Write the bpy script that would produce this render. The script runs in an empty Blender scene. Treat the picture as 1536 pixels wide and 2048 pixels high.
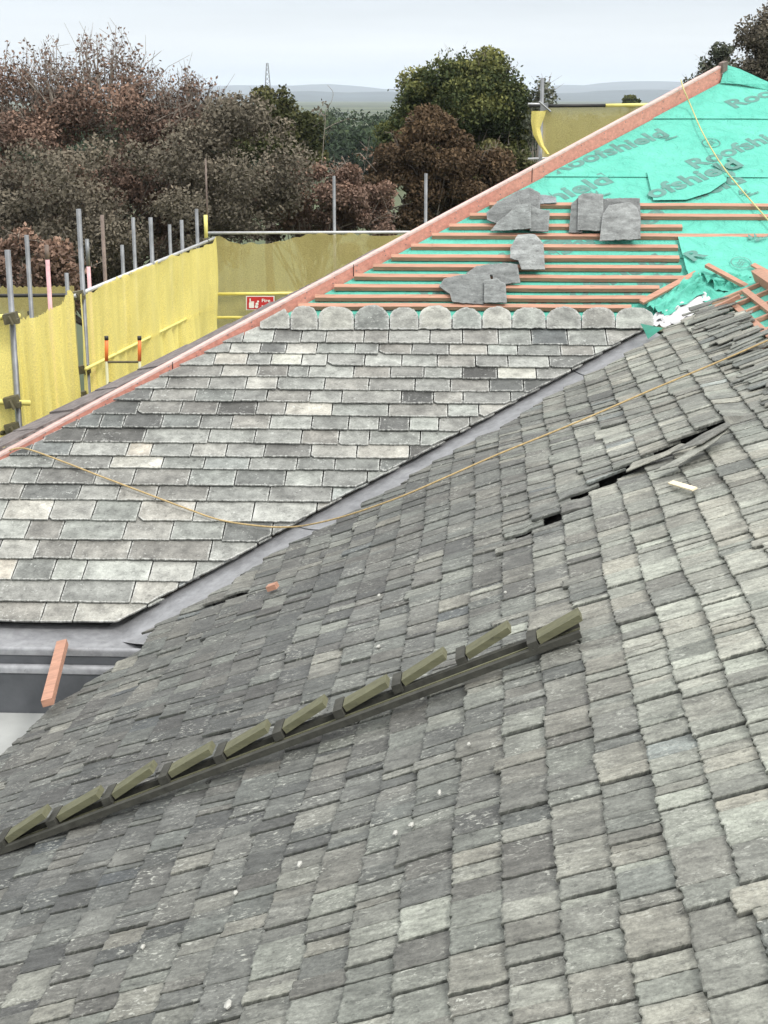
import bpy, math, random
import numpy as np
from mathutils import Vector, Matrix, noise

# ------------------------------------------------------------------ scene, camera, world, sun
S = bpy.context.scene
COL = S.collection
rnd = random.Random(7)
S.render.engine = 'CYCLES'
S.cycles.use_denoising = True
S.cycles.max_bounces = 6
S.cycles.transparent_max_bounces = 12
S.cycles.volume_bounces = 1
S.view_settings.view_transform = 'Standard'
S.view_settings.look = 'None'
S.view_settings.exposure = 0.6
S.view_settings.gamma = 1.0

FPX, HORIZON = 2958.0, 195.0
PITCH = math.atan((1024 - HORIZON) / FPX)
CAM = np.array([0.0, 0.0, 9.0])
cd_ = bpy.data.cameras.new('camera')
cam = bpy.data.objects.new('camera', cd_); COL.objects.link(cam)
cd_.sensor_fit = 'VERTICAL'; cd_.sensor_height = 36.0; cd_.lens = 36.0 * FPX / 2048
cd_.clip_start = 0.05; cd_.clip_end = 30000
cam.location = CAM; cam.rotation_euler = (math.pi / 2 - PITCH, 0, 0)
S.camera = cam

SUN_EL, SUN_AZ = math.radians(52), math.radians(135)     # soft light from behind the viewer, to the right
w = bpy.data.worlds.new('World'); S.world = w; w.use_nodes = True
nt = w.node_tree; nt.nodes.clear()
N_ = nt.nodes.new; L_ = nt.links.new
out = N_('ShaderNodeOutputWorld'); bg = N_('ShaderNodeBackground'); sky = N_('ShaderNodeTexSky')
sky.sky_type = 'NISHITA'; sky.sun_disc = False; sky.sun_elevation = SUN_EL; sky.sun_rotation = SUN_AZ
sky.air_density = 1.0; sky.dust_density = 4.0
tc = N_('ShaderNodeTexCoord'); sep = N_('ShaderNodeSeparateXYZ'); L_(tc.outputs['Generated'], sep.inputs[0])
rampz = N_('ShaderNodeValToRGB')                          # overcast deck: brighter towards the zenith
els = rampz.color_ramp.elements
els[0].position = 0.0; els[0].color = (4.1, 4.45, 4.65, 1)
els[1].position = 1.0; els[1].color = (9.9, 9.85, 9.7, 1)
for pos, c in ((0.03, (4.75, 4.9, 4.9, 1)), (0.065, (3.8, 4.1, 4.4, 1)), (0.2, (6.8, 6.8, 6.75, 1))):
    e = els.new(pos); e.color = c
L_(sep.outputs['Z'], rampz.inputs['Fac'])
mp = N_('ShaderNodeMapping'); mp.inputs['Scale'].default_value = (2.2, 2.2, 26.0); L_(tc.outputs['Generated'], mp.inputs[0])
nz = N_('ShaderNodeTexNoise'); nz.inputs['Scale'].default_value = 1.6; nz.inputs['Detail'].default_value = 4; L_(mp.outputs[0], nz.inputs[0])
rr = N_('ShaderNodeMapRange'); rr.inputs['From Min'].default_value = .3; rr.inputs['From Max'].default_value = .7
rr.inputs['To Min'].default_value = .90; rr.inputs['To Max'].default_value = 1.08; L_(nz.outputs[0], rr.inputs[0])
mul = N_('ShaderNodeMix'); mul.data_type = 'RGBA'; mul.blend_type = 'MULTIPLY'; mul.inputs['Factor'].default_value = 1
L_(rampz.outputs[0], mul.inputs['A']); L_(rr.outputs[0], mul.inputs['B'])
mx = N_('ShaderNodeMix'); mx.data_type = 'RGBA'; mx.inputs['Factor'].default_value = 0.93
L_(sky.outputs[0], mx.inputs['A']); L_(mul.outputs['Result'], mx.inputs['B'])
L_(mx.outputs['Result'], bg.inputs[0]); bg.inputs[1].default_value = 0.14
L_(bg.outputs[0], out.inputs[0])

sd = bpy.data.lights.new('sun', 'SUN'); sd.energy = 1.5; sd.angle = math.radians(14); sd.color = (1.0, 0.97, 0.92)
sun = bpy.data.objects.new('sun', sd); COL.objects.link(sun)
sdir = Vector((math.sin(SUN_AZ) * math.cos(SUN_EL), math.cos(SUN_AZ) * math.cos(SUN_EL), math.sin(SUN_EL)))
sun.rotation_euler = sdir.to_track_quat('Z', 'Y').to_euler(); sun.location = (-5, -8, 25)

# ------------------------------------------------------------------ measuring helpers
_R = np.array([1.0, 0, 0]); _U = np.array([0, math.sin(PITCH), math.cos(PITCH)]); _F = np.array([0, math.cos(PITCH), -math.sin(PITCH)])
def ray(x, y): return _R * (x - 768) + _U * (1024 - y) + _F * FPX
def on_plane(x, y, P, n):
    r = ray(x, y); return CAM + r * (((P - CAM) @ n) / (n @ r))
def at_y(x, y, Y):
    r = ray(x, y); return CAM + r * (Y / r[1])
def on_z(x, y, z):
    r = ray(x, y); return CAM + r * ((z - 9.0) / r[2])

class Frame:
    """a roof plane: u along the courses, v up the slope, h out of the plane (metres)"""
    def __init__(s, O, eu, ev, n, sag=None): s.O, s.eu, s.ev, s.n, s.sag = O, eu, ev, n, sag
    def P(s, u, v, h=0.0):
        if s.sag: h = h + s.sag(u, v)
        return s.O + s.eu * u + s.ev * v + s.n * h
    def uv(s, x, y, h=0.0):
        k = 0.0
        for _ in range(4):
            p = on_plane(x, y, s.O + s.n * (h + k), s.n) - s.O; q = (float(p @ s.eu), float(p @ s.ev)); k = s.sag(*q) if s.sag else 0.0
        return q
    def px(s, x, y, h=0.0):
        u, v = s.uv(x, y, h); return s.P(u, v, h)

ps, th = math.radians(-2.5), math.radians(27)
eF = np.array([math.cos(ps), math.sin(ps), 0]); vF = np.array([-math.sin(ps) * math.cos(th), math.cos(ps) * math.cos(th), math.sin(th)])
nF = np.cross(eF, vF)
PF0 = CAM + ray(768, 1024) / np.linalg.norm(ray(768, 1024)) * 10
FO = on_plane(230, 1247, PF0, nF)
def sagF(u, v): return 0.006 * noise.noise(Vector((u * 0.7, v * 0.9, 3.3)))
F = Frame(FO, eF, vF, nF, sagF)
va, vb = on_plane(255, 1262, FO, nF), on_plane(1290, 662, FO, nF)
cN = ray(995, HORIZON); cN[2] = 0; cN /= np.linalg.norm(cN)
nN = np.cross(cN, vb - va); nN /= np.linalg.norm(nN); nN *= np.sign(nN[2])
uN = np.cross(cN, nN); uN *= np.sign(uN[2])
NO = FO + nN * ((va - FO) @ nN)
N0 = Frame(NO, cN, uN, nN)
CR = [N0.uv(1160, 996, .03) + N0.uv(1452, 856, .03) + (0.055, 0.9), N0.uv(1068, 1073) + N0.uv(1155, 1033) + (0.012, 0.3),
      N0.uv(412, 1226) + N0.uv(485, 1193) + (0.012, 0.3), N0.uv(1500, 720) + N0.uv(1640, 655) + (0.04, 0.5)]
def sagN(a, b):
    h = 0.046 * noise.noise(Vector((a * 0.45, b * 0.6, 0.0))) + 0.012 * noise.noise(Vector((a * 1.5, b * 1.3, 5.0)))
    for a0, b0, a1, b1, hh, fall in CR:
        t = (b - b0) / (b1 - b0)
        al = a0 + (a1 - a0) * t
        if a > al:
            e = 1.0 if 0 <= t <= 1 else max(0.0, 1 - 6 * (max(-t, t - 1)))
            k = min(1.0, 0.35 + 0.65 * max(0, min(1, t * 1.6))) if hh > .03 else 1
            h += hh * e * k * math.exp(-(a - al) / fall)
    return h
N = Frame(NO, cN, uN, nN, sagN)

# ------------------------------------------------------------------ materials
def mat(name): 
    m = bpy.data.materials.new(name); m.use_nodes = True; t = m.node_tree
    return m, t, t.nodes['Principled BSDF']
def ramp(t, stops, fac=None):
    r = t.nodes.new('ShaderNodeValToRGB'); e = r.color_ramp.elements
    e[0].position, e[0].color = stops[0][0], (*stops[0][1], 1); e[1].position, e[1].color = stops[-1][0], (*stops[-1][1], 1)
    for p, c in stops[1:-1]:
        x = e.new(p); x.color = (*c, 1)
    if fac is not None: t.links.new(fac, r.inputs[0])
    return r
def noise_tex(t, scale, detail=5, rough=.6, coord='Object', stretch=(1, 1, 1), rot=(0, 0, 0), dist=0):
    tc = t.nodes.new('ShaderNodeTexCoord'); m = t.nodes.new('ShaderNodeMapping'); m.inputs['Scale'].default_value = stretch; m.inputs['Rotation'].default_value = rot
    n = t.nodes.new('ShaderNodeTexNoise'); n.inputs['Scale'].default_value = scale; n.inputs['Detail'].default_value = detail
    n.inputs['Roughness'].default_value = rough; n.inputs['Distortion'].default_value = dist
    if coord == 'UV':
        u = t.nodes.new('ShaderNodeUVMap'); t.links.new(u.outputs[0], m.inputs[0])
    else: t.links.new(tc.outputs[coord], m.inputs[0])
    t.links.new(m.outputs[0], n.inputs['Vector']); return n
def mixc(t, a, b, fac, mode='MIX'):
    m = t.nodes.new('ShaderNodeMix'); m.data_type = 'RGBA'; m.blend_type = mode
    for s, k in ((a, 'A'), (b, 'B'), (fac, 'Factor')):
        if isinstance(s, (int, float)): m.inputs[k].default_value = s if k == 'Factor' else (s, s, s, 1)
        elif isinstance(s, tuple): m.inputs[k].default_value = (*s, 1)
        else: t.links.new(s, m.inputs[k])
    return m.outputs['Result']
def mrange(t, v, a, b, c, d):
    r = t.nodes.new('ShaderNodeMapRange'); t.links.new(v, r.inputs[0])
    for i, x in enumerate((a, b, c, d)): r.inputs[1 + i].default_value = x
    return r.outputs[0]
def bump(t, b, h, strength, dist=.01):
    n = t.nodes.new('ShaderNodeBump'); n.inputs['Strength'].default_value = strength; n.inputs['Distance'].default_value = dist
    t.links.new(h, n.inputs['Height']); t.links.new(n.outputs[0], b.inputs['Normal']); return n

def simple(name, col, rough=.7, var=.25, scale=6, bmp=0, metal=0, stretch=(1, 1, 1)):
    m, t, b = mat(name); n = noise_tex(t, scale, 6, .65, stretch=stretch)
    lo = tuple(c * (1 - var) for c in col); hi = tuple(min(1, c * (1 + var)) for c in col)
    r = ramp(t, [(.3, lo), (.7, hi)], n.outputs[0]); t.links.new(r.outputs[0], b.inputs['Base Color'])
    b.inputs['Roughness'].default_value = rough; b.inputs['Metallic'].default_value = metal
    if bmp: bump(t, b, n.outputs[0], bmp)
    return m

def slate_mat(name, stops, lichen, edge, streak, edgefac=.8, sc=(.72, 1.28), bmp=.55, fine=(.78, 1.22), lc=.58):
    """riven slate: tone per slate (attribute), blotches, pale lichen specks, chalky rims, fine bump"""
    m, t, b = mat(name)
    at = t.nodes.new('ShaderNodeAttribute'); at.attribute_name = 'tint'
    sp = t.nodes.new('ShaderNodeSeparateColor'); t.links.new(at.outputs['Color'], sp.inputs[0])
    base = ramp(t, stops, sp.outputs[0])
    n1 = noise_tex(t, 9, 8, .7, 'UV', streak)                       # riven streaks / blotches
    n2 = noise_tex(t, 3.2, 4, .6, 'UV', (1, 1, 1))
    c = mixc(t, base.outputs[0], mrange(t, n1.outputs[0], .34, .66, sc[0], sc[1]), 1.0, 'MULTIPLY')
    c = mixc(t, c, mrange(t, n2.outputs[0], .3, .7, .80, 1.2), 1.0, 'MULTIPLY')
    hue = ramp(t, [(0, (1.05, 1.0, .93)), (.5, (1.01, 1.01, .97)), (.96, (.98, 1.015, .965)), (1, (.93, 1.0, 1.04))], sp.outputs[1])
    c = mixc(t, c, hue.outputs[0], 1.0, 'MULTIPLY')
    st1 = noise_tex(t, 1.1, 5, .62); st2 = noise_tex(t, 4.5, 6, .7, dist=.5)
    c = mixc(t, c, mrange(t, st1.outputs[0], .3, .7, .80, 1.18), 1.0, 'MULTIPLY'); c = mixc(t, c, mrange(t, st2.outputs[0], .35, .65, .80, 1.16), 1.0, 'MULTIPLY')
    n7 = noise_tex(t, 75, 6, .8, 'UV'); c = mixc(t, c, mrange(t, n7.outputs[0], .35, .65, *fine), 1.0, 'MULTIPLY')
    n3 = noise_tex(t, 38, 5, .72, 'UV', (streak[0] ** .6, streak[1] ** .6, 1), dist=.6)
    n5 = noise_tex(t, 5, 3, .6, 'UV')
    li = t.nodes.new('ShaderNodeMath'); li.operation = 'MULTIPLY'
    t.links.new(mrange(t, n3.outputs[0], lc, lc + .07, 0, 1), li.inputs[0]); t.links.new(mrange(t, n5.outputs[0], .45, .68, 0.05, .9), li.inputs[1])
    c = mixc(t, c, lichen, li.outputs[0])
    n6 = noise_tex(t, 30, 4, .7, 'UV')
    dk = mrange(t, n6.outputs[0], .32, .42, .5, 1)
    c = mixc(t, c, dk, 1.0, 'MULTIPLY')
    n4 = noise_tex(t, 55, 4, .7, 'UV')
    ef = t.nodes.new('ShaderNodeMath'); ef.operation = 'MULTIPLY'
    t.links.new(mrange(t, n4.outputs[0], .42, .62, 0.05, edgefac), ef.inputs[0]); t.links.new(sp.outputs[2], ef.inputs[1])
    c = mixc(t, c, edge, ef.outputs[0])
    t.links.new(c, b.inputs['Base Color']); b.inputs['Roughness'].default_value = .62
    nb = noise_tex(t, 26, 9, .75, 'UV', streak)
    bump(t, b, nb.outputs[0], bmp, .006)
    return m
M = {}
M['slateF'] = slate_mat('slate_pale', [(0, (.055, .058, .058)), (.25, (.13, .134, .132)), (.55, (.225, .23, .222)), (.85, (.32, .328, .315)), (1, (.40, .39, .355))],
                        (.54, .56, .53), (.58, .59, .56), (1, 1, 1), 1.0, (.62, 1.38))
M['slateN'] = slate_mat('slate_weathered', [(0, (.060, .062, .062)), (.3, (.112, .116, .110)), (.6, (.185, .190, .172)), (.85, (.285, .292, .262)), (1, (.46, .46, .41))],
                        (.46, .47, .42), (.06, .065, .055), (3.2, 1.0, 1), .85, (.60, 1.42), .55, (.68, 1.32), .545)
M['slateTop'] = slate_mat('slate_chalky', [(0, (.07, .075, .075)), (.5, (.215, .225, .215)), (1, (.36, .36, .32))], (.52, .54, .50), (.46, .47, .45), (1, 1, 1), .85, (.6, 1.4))
M['slateL'] = slate_mat('slate_loose', [(0, (.075, .08, .083)), (.5, (.15, .157, .16)), (1, (.27, .28, .285))], (.36, .38, .38), (.30, .31, .31), (1, 1.6, 1), .5, (.55, 1.45))
M['slateOld'] = simple('slate_mossy_side', (.15, .13, .125), .85, .5, 14, .6)
def wood(name, col, dark, rough=.7):
    m, t, b = mat(name); n = noise_tex(t, 4, 6, .7, stretch=(1, 9, 9)); n2 = noise_tex(t, 22, 5, .75, stretch=(.6, 1.5, 1.5))
    c = mixc(t, ramp(t, [(.3, tuple(x * .66 for x in col)), (.7, tuple(min(1, x * 1.1) for x in col))], n.outputs[0]).outputs[0], dark, mrange(t, n2.outputs[0], .60, .72, 0, .75))
    t.links.new(c, b.inputs['Base Color']); b.inputs['Roughness'].default_value = rough; bump(t, b, n2.outputs[0], .25, .004); return m
M['batten'] = wood('treated_batten_timber', (.47, .25, .17), (.15, .08, .05))
M['hip'] = wood('salmon_stained_board', (.64, .28, .215), (.26, .11, .08))
M['hip_top'] = wood('pale_board_edge', (.66, .47, .43), (.4, .25, .2))
M['lath'] = simple('raw_lath', (.78, .68, .48), .7, .15, 12)
M['moss'] = wood('mossy_wood', (.135, .135, .078), (.045, .045, .032), .9)
M['wet'] = simple('dark_weathered_wood', (.040, .040, .032), .85, .4, 20, .3)
M['dark'] = simple('dark_underlay', (.025, .025, .025), .9, .3, 8)

def membrane_mat():
    m, t, b = mat('breather_membrane'); n = noise_tex(t, 2.5, 5, .6); n2 = noise_tex(t, 9, 6, .6, dist=.8)
    r = ramp(t, [(.3, (.085, .44, .34)), (.7, (.12, .51, .40))], n.outputs[0])
    t.links.new(r.outputs[0], b.inputs['Base Color']); b.inputs['Roughness'].default_value = .75; bump(t, b, n2.outputs[0], .9, .05); return m
M['membrane'] = membrane_mat()
M['membrane_dark'] = simple('membrane_underside', (.02, .20, .14), .8, .2, 8)
M['print'] = simple('grey_print', (.10, .23, .20), .8, .25, 14)
M['fleece'] = simple('white_fleece', (.62, .62, .63), .9, .12, 7, .6)
def lead_mat():
    m, t, b = mat('lead_sheet'); n = noise_tex(t, 2.2, 5, .6); n2 = noise_tex(t, 14, 5, .7)
    c = mixc(t, ramp(t, [(.3, (.245, .25, .262)), (.7, (.335, .342, .357))], n.outputs[0]).outputs[0], mrange(t, n2.outputs[0], .3, .7, .74, 1.2), 1, 'MULTIPLY')
    n3 = noise_tex(t, 5, 6, .7, dist=1); c = mixc(t, c, (.42, .43, .43), mrange(t, n3.outputs[0], .56, .70, 0, .55)); n4 = noise_tex(t, 26, 4, .7); c = mixc(t, c, (.10, .10, .09), mrange(t, n4.outputs[0], .64, .72, 0, .6))
    t.links.new(c, b.inputs['Base Color']); b.inputs['Metallic'].default_value = .25; b.inputs['Roughness'].default_value = .42
    bump(t, b, n.outputs[0], .25, .01); return m
M['lead'] = lead_mat()
M['lead_dark'] = simple('dark_lead_fascia', (.075, .08, .088), .5, .25, 5, .1)
M['render'] = simple('pale_render', (.33, .34, .33), .85, .10, 2.5, .1)
M['wall'] = simple('rubble_wall', (.30, .28, .25), .9, .3, 3, .4)
M['steel'] = simple('galvanised_tube', (.20, .21, .22), .5, .30, 5, 0, .35)
M['steel_bright'] = simple('bright_tube', (.55, .56, .57), .4, .15, 5, 0, .3)
M['steel_rust'] = simple('rust_brown_tube', (.17, .13, .11), .7, .35, 6)
M['pink'] = simple('pink_tube_paint', (.62, .36, .38), .6, .25, 7)
M['yellow'] = simple('yellow_tube_paint', (.80, .72, .22), .5, .12, 6)
M['black'] = simple('black_tube_paint', (.02, .02, .02), .5, .2, 6)
M['orange'] = simple('orange_cap', (.80, .20, .05), .5, .1, 6)
M['fibre'] = simple('pale_stile', (.50, .50, .32), .5, .1, 6)
M['coupler'] = simple('coupler_steel', (.10, .09, .05), .7, .35, 10)
M['red'] = simple('sign_red', (.50, .025, .03), .45, .08, 4)
M['white'] = simple('sign_white', (.80, .80, .80), .5, .04, 4)
M['rope'] = simple('tan_rope', (.42, .31, .15), .8, .3, 60)
M['ropey'] = simple('yellow_line', (.50, .46, .20), .7, .2, 60)
M['mortar'] = simple('white_mortar', (.40, .40, .37), .9, .2, 30)
def net_mat(name, col, alpha, tr=.5):
    m, t, b = mat(name); t.nodes.remove(b); o = t.nodes['Material Output']
    n = noise_tex(t, 3, 5, .6, stretch=(1, 1, .4)); n2 = noise_tex(t, 70, 2, .5)
    c = ramp(t, [(.3, tuple(x * .86 for x in col)), (.7, col)], n.outputs[0]).outputs[0]
    d = t.nodes.new('ShaderNodeBsdfDiffuse'); tl = t.nodes.new('ShaderNodeBsdfTranslucent'); tp = t.nodes.new('ShaderNodeBsdfTransparent')
    t.links.new(c, d.inputs[0]); t.links.new(c, tl.inputs[0])
    a = t.nodes.new('ShaderNodeMixShader'); a.inputs[0].default_value = tr; t.links.new(d.outputs[0], a.inputs[1]); t.links.new(tl.outputs[0], a.inputs[2])
    f = t.nodes.new('ShaderNodeMixShader'); t.links.new(mrange(t, n2.outputs[0], .35, .65, alpha - .1, min(1, alpha + .1)), f.inputs[0])
    t.links.new(tp.outputs[0], f.inputs[1]); t.links.new(a.outputs[0], f.inputs[2]); t.links.new(f.outputs[0], o.inputs[0]); return m
M['net'] = net_mat('yellow_debris_net', (.97, .845, .28), .88, .3)
M['net_thin'] = net_mat('backlit_tone_debris_net', (.62, .54, .22), .66, .4)  # rear yellow netting, its backlit look darkened into the base colour
def leaf_mat(name, dark, mid, light):
    m, t, b = mat(name)
    at = t.nodes.new('ShaderNodeAttribute'); at.attribute_name = 'tint'; sp = t.nodes.new('ShaderNodeSeparateColor'); t.links.new(at.outputs['Color'], sp.inputs[0])
    r = ramp(t, [(0, dark), (.55, mid), (1, light)], sp.outputs[0]); t.links.new(r.outputs[0], b.inputs['Base Color']); b.inputs['Roughness'].default_value = .8; b.inputs['Specular IOR Level'].default_value = .12
    return m
M['leaf_copper'] = leaf_mat('leaf_copper', (.080, .060, .048), (.18, .122, .095), (.34, .22, .16))
M['leaf_dull'] = leaf_mat('leaf_dull', (.075, .068, .054), (.15, .132, .10), (.25, .21, .16))
M['leaf_brown'] = leaf_mat('leaf_brown', (.040, .030, .018), (.098, .066, .040), (.18, .12, .065))
M['leaf_oak'] = leaf_mat('leaf_oak', (.018, .028, .016), (.055, .072, .030), (.23, .23, .075))
M['leaf_olive'] = leaf_mat('leaf_olive', (.028, .034, .014), (.065, .070, .028), (.15, .14, .06))
M['leaf_grey'] = leaf_mat('leaf_grey', (.035, .042, .03), (.085, .095, .065), (.2, .21, .15))
M['bark'] = simple('bark', (.075, .062, .050), .9, .35, 8)
M['twig'] = simple('pale_twig', (.26, .225, .19), .9, .3, 8)
def ground_mat():
    m, t, b = mat('fields'); n = noise_tex(t, .012, 5, .6); n2 = noise_tex(t, .004, 2, .5)
    c = mixc(t, ramp(t, [(.35, (.035, .055, .025)), (.5, (.07, .09, .04)), (.65, (.10, .11, .06))], n.outputs[0]).outputs[0], (.03, .045, .025), mrange(t, n2.outputs[0], .45, .55, 0, .8))
    t.links.new(c, b.inputs['Base Color']); b.inputs['Roughness'].default_value = .95; return m
M['ground'] = ground_mat()
M['hill'] = simple('hill_moor', (.045, .065, .075), .95, .4, .004)
M['wood_far'] = leaf_mat('leaf_far', (.02, .032, .02), (.04, .062, .032), (.085, .11, .05))

# ------------------------------------------------------------------ object helpers
def tag(o, label=None, cat=None, group=None, kind=None):
    for k, v in (('label', label), ('category', cat), ('group', group), ('kind', kind)):
        if v: o[k] = v
    return o
ORG = {}
def thing(name, label, cat, loc, group=None):
    o = bpy.data.objects.new(name, None); COL.objects.link(o); o.location = [float(x) for x in loc]; o.empty_display_size = .2
    ORG[o.name] = np.array(loc, float); return tag(o, label, cat, group)
class MB:
    def __init__(s): s.v, s.f, s.c, s.uvs, s.smooth = [], [], [], [], False     # c: colour per face corner or None
    def add(s, pts, faces, col=None, uv=None):
        b = len(s.v); s.v.extend([tuple(map(float, p)) for p in pts])
        for f in faces:
            s.f.append([b + i for i in f])
            s.c.append([col[i] for i in f] if isinstance(col, list) else [col or (.5, .5, 0)] * len(f))
            s.uvs.append([uv[i] for i in f] if uv is not None else [(0, 0)] * len(f))
    def box(s, p, ex, ey, ez, col=None):
        """box centred at p with half-extent vectors ex, ey, ez"""
        p, ex, ey, ez = map(np.array, (p, ex, ey, ez))
        q = [p + a * ex + b * ey + c * ez for a in (-1, 1) for b in (-1, 1) for c in (-1, 1)]
        s.add(q, [(0, 1, 3, 2), (4, 6, 7, 5), (0, 4, 5, 1), (2, 3, 7, 6), (0, 2, 6, 4), (1, 5, 7, 3)], col)
    def beam(s, a, b, up, wd, ht, off=0.0):
        a, b, up = map(lambda x: np.array(x, float), (a, b, up)); d = (b - a); L = np.linalg.norm(d); d /= L
        sd = np.cross(d, up); sd /= np.linalg.norm(sd); u2 = np.cross(sd, d)
        s.box((a + b) / 2 + u2 * (off + ht / 2), d * L / 2, sd * wd / 2, u2 * ht / 2)
    def tube(s, pts, r, n=8, r1=None, cap=True):
        pts = [np.array(p, float) for p in pts]; r1 = r if r1 is None else r1; m = len(pts); rings = []
        for i, p in enumerate(pts):
            d = pts[min(i + 1, m - 1)] - pts[max(i - 1, 0)]; d /= (np.linalg.norm(d) + 1e-9)
            a = np.cross(d, [0, 0, 1.0]) if abs(d[2]) < .95 else np.cross(d, [1.0, 0, 0]); a /= np.linalg.norm(a); b = np.cross(d, a)
            rr_ = r + (r1 - r) * i / max(1, m - 1)
            rings += [p + (a * math.cos(2 * math.pi * k / n) + b * math.sin(2 * math.pi * k / n)) * rr_ for k in range(n)]
        fs = [(i * n + k, i * n + (k + 1) % n, (i + 1) * n + (k + 1) % n, (i + 1) * n + k) for i in range(m - 1) for k in range(n)]
        if cap: fs += [tuple(range(n))[::-1], tuple(range((m - 1) * n, m * n))]
        s.add(rings, fs)
    def grid(s, fn, nu, nv, col=None):
        pts = [fn(i / nu, j / nv) for j in range(nv + 1) for i in range(nu + 1)]
        s.add(pts, [(j * (nu + 1) + i, j * (nu + 1) + i + 1, (j + 1) * (nu + 1) + i + 1, (j + 1) * (nu + 1) + i) for j in range(nv) for i in range(nu)], col)
    def slate(s, fr, poly, h_of, th, tone, hue, step=.03, jit=.004, inset=.012, ofs=None, side=.3):
        """a riven slate from an outline in roof coordinates, with ragged edges and a chipped rim"""
        out_ = []
        n = len(poly)
        for i in range(n):
            a, b = poly[i], poly[(i + 1) % n]; L = math.hypot(b[0] - a[0], b[1] - a[1]); k = max(1, int(L / step)); jx = jit if abs(b[0] - a[0]) > abs(b[1] - a[1]) else jit * .3
            for j in range(k):
                t = j / k; out_.append((a[0] + (b[0] - a[0]) * t + rnd.uniform(-jx, jx), a[1] + (b[1] - a[1]) * t + rnd.uniform(-jx, jx)))
        cx = sum(p[0] for p in out_) / len(out_); cy = sum(p[1] for p in out_) / len(out_); m = len(out_)
        ins = []
        for p in out_:
            d = math.hypot(cx - p[0], cy - p[1]) + 1e-6; q = min(.35, inset * rnd.uniform(.7, 1.5) / d); ins.append((p[0] + (cx - p[0]) * q, p[1] + (cy - p[1]) * q))
        U0 = ofs or (rnd.uniform(0, 50), rnd.uniform(0, 50))
        V, C, T = [], [], []
        for p in out_: V.append(fr.P(p[0], p[1], h_of(*p) - .0015 - rnd.random() * .002)); C.append((tone, hue, 1.0)); T.append((p[0] + U0[0], p[1] + U0[1]))
        for p in ins: V.append(fr.P(p[0], p[1], h_of(*p) + rnd.uniform(-.0006, .0006))); C.append((tone, hue, 0.0)); T.append((p[0] + U0[0], p[1] + U0[1]))
        V.append(fr.P(cx, cy, h_of(cx, cy))); C.append((tone, hue, 0)); T.append((cx + U0[0], cy + U0[1]))
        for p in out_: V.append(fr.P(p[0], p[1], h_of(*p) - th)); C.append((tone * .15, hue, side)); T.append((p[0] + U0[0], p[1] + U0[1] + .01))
        fs = [(i, (i + 1) % m, m + (i + 1) % m, m + i) for i in range(m)] + [(m + i, m + (i + 1) % m, 2 * m) for i in range(m)]
        fs += [(2 * m + 1 + i, 2 * m + 1 + (i + 1) % m, (i + 1) % m, i) for i in range(m)]
        s.add(V, fs, C, T)
    def build(s, name, m, parent=None, loc=None, smooth=False):
        org = ORG[parent.name] if parent is not None else np.array(loc if loc is not None else (0, 0, 0), float)
        me = bpy.data.meshes.new(name); v = np.array(s.v) - org
        me.from_pydata(v.tolist(), [], s.f); me.update()
        ca = me.attributes.new('tint', 'FLOAT_COLOR', 'CORNER'); flat = [x for f in s.c for c in f for x in (*c, 1.0)]; ca.data.foreach_set('color', flat)
        uv = me.uv_layers.new(name='UVMap'); uv.data.foreach_set('uv', [x for f in s.uvs for q in f for x in q])
        if smooth: me.polygons.foreach_set('use_smooth', [True] * len(me.polygons))
        me.materials.append(m); o = bpy.data.objects.new(name, me); COL.objects.link(o)
        if parent is not None: o.parent = parent; ORG[o.name] = org
        else: o.location = org; ORG[o.name] = org
        return o
def clip(poly, a, b):
    """keep the part of poly left of the directed line a->b"""
    o = []
    sd_ = lambda p: (b[0] - a[0]) * (p[1] - a[1]) - (b[1] - a[1]) * (p[0] - a[0])
    for i in range(len(poly)):
        p, q = poly[i], poly[(i + 1) % len(poly)]; sp, sq = sd_(p), sd_(q)
        if sp >= 0: o.append(p)
        if sp * sq < 0: t = sp / (sp - sq); o.append((p[0] + (q[0] - p[0]) * t, p[1] + (q[1] - p[1]) * t))
    return o
def area(p): return abs(sum(p[i][0] * p[(i + 1) % len(p)][1] - p[(i + 1) % len(p)][0] * p[i][1] for i in range(len(p)))) / 2

# ================================================================== SETTING
def ground():
    b = MB(); R = [0, 30, 80, 200, 500, 1200, 3000, 7000, 12000]; n = 40; pts = [(0, 0, 0)]; fs = []
    for r in R[1:]:
        for k in range(n): pts.append((r * math.cos(2 * math.pi * k / n), r * math.sin(2 * math.pi * k / n), 0))
    fs = [(0, 1 + k, 1 + (k + 1) % n) for k in range(n)]
    for i in range(len(R) - 2):
        for k in range(n): a = 1 + i * n; fs.append((a + k, a + n + k, a + n + (k + 1) % n, a + (k + 1) % n))
    b.add(pts, fs); tag(b.build('ground', M['ground']), kind='structure')
ground()
def hills(Y, prof, depth, seed, name):
    b = MB(); n = 90
    def fn(s, t):
        x = -.65 * Y + 1.3 * Y * s; px = 768 + x / Y * FPX
        top = np.interp(px, [p[0] for p in prof], [p[1] for p in prof])
        z = 9 + (HORIZON - top) / FPX * Y + Y * .0007 * noise.noise(Vector((px * .02, seed, 0)))
        k = math.sin(t * math.pi / 2)
        k2 = k * (1 + .12 * noise.noise(Vector((px * .01, t * 4, seed))) * (1 - t))
        return (x, Y + depth * t, max(z * k2, -5) if t > 0 else -5)
    b.grid(fn, n, 10); b.build(name, M['hill'], smooth=True)['kind'] = 'structure'
hills(6500, [(-600, 176), (300, 172), (450, 166), (540, 169), (620, 164), (700, 168), (760, 175), (900, 178), (1065, 186), (1120, 174), (1180, 166), (1240, 167), (1300, 160), (1400, 157), (1700, 172), (2200, 170)], 1500, 1.0, 'hills')
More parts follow.
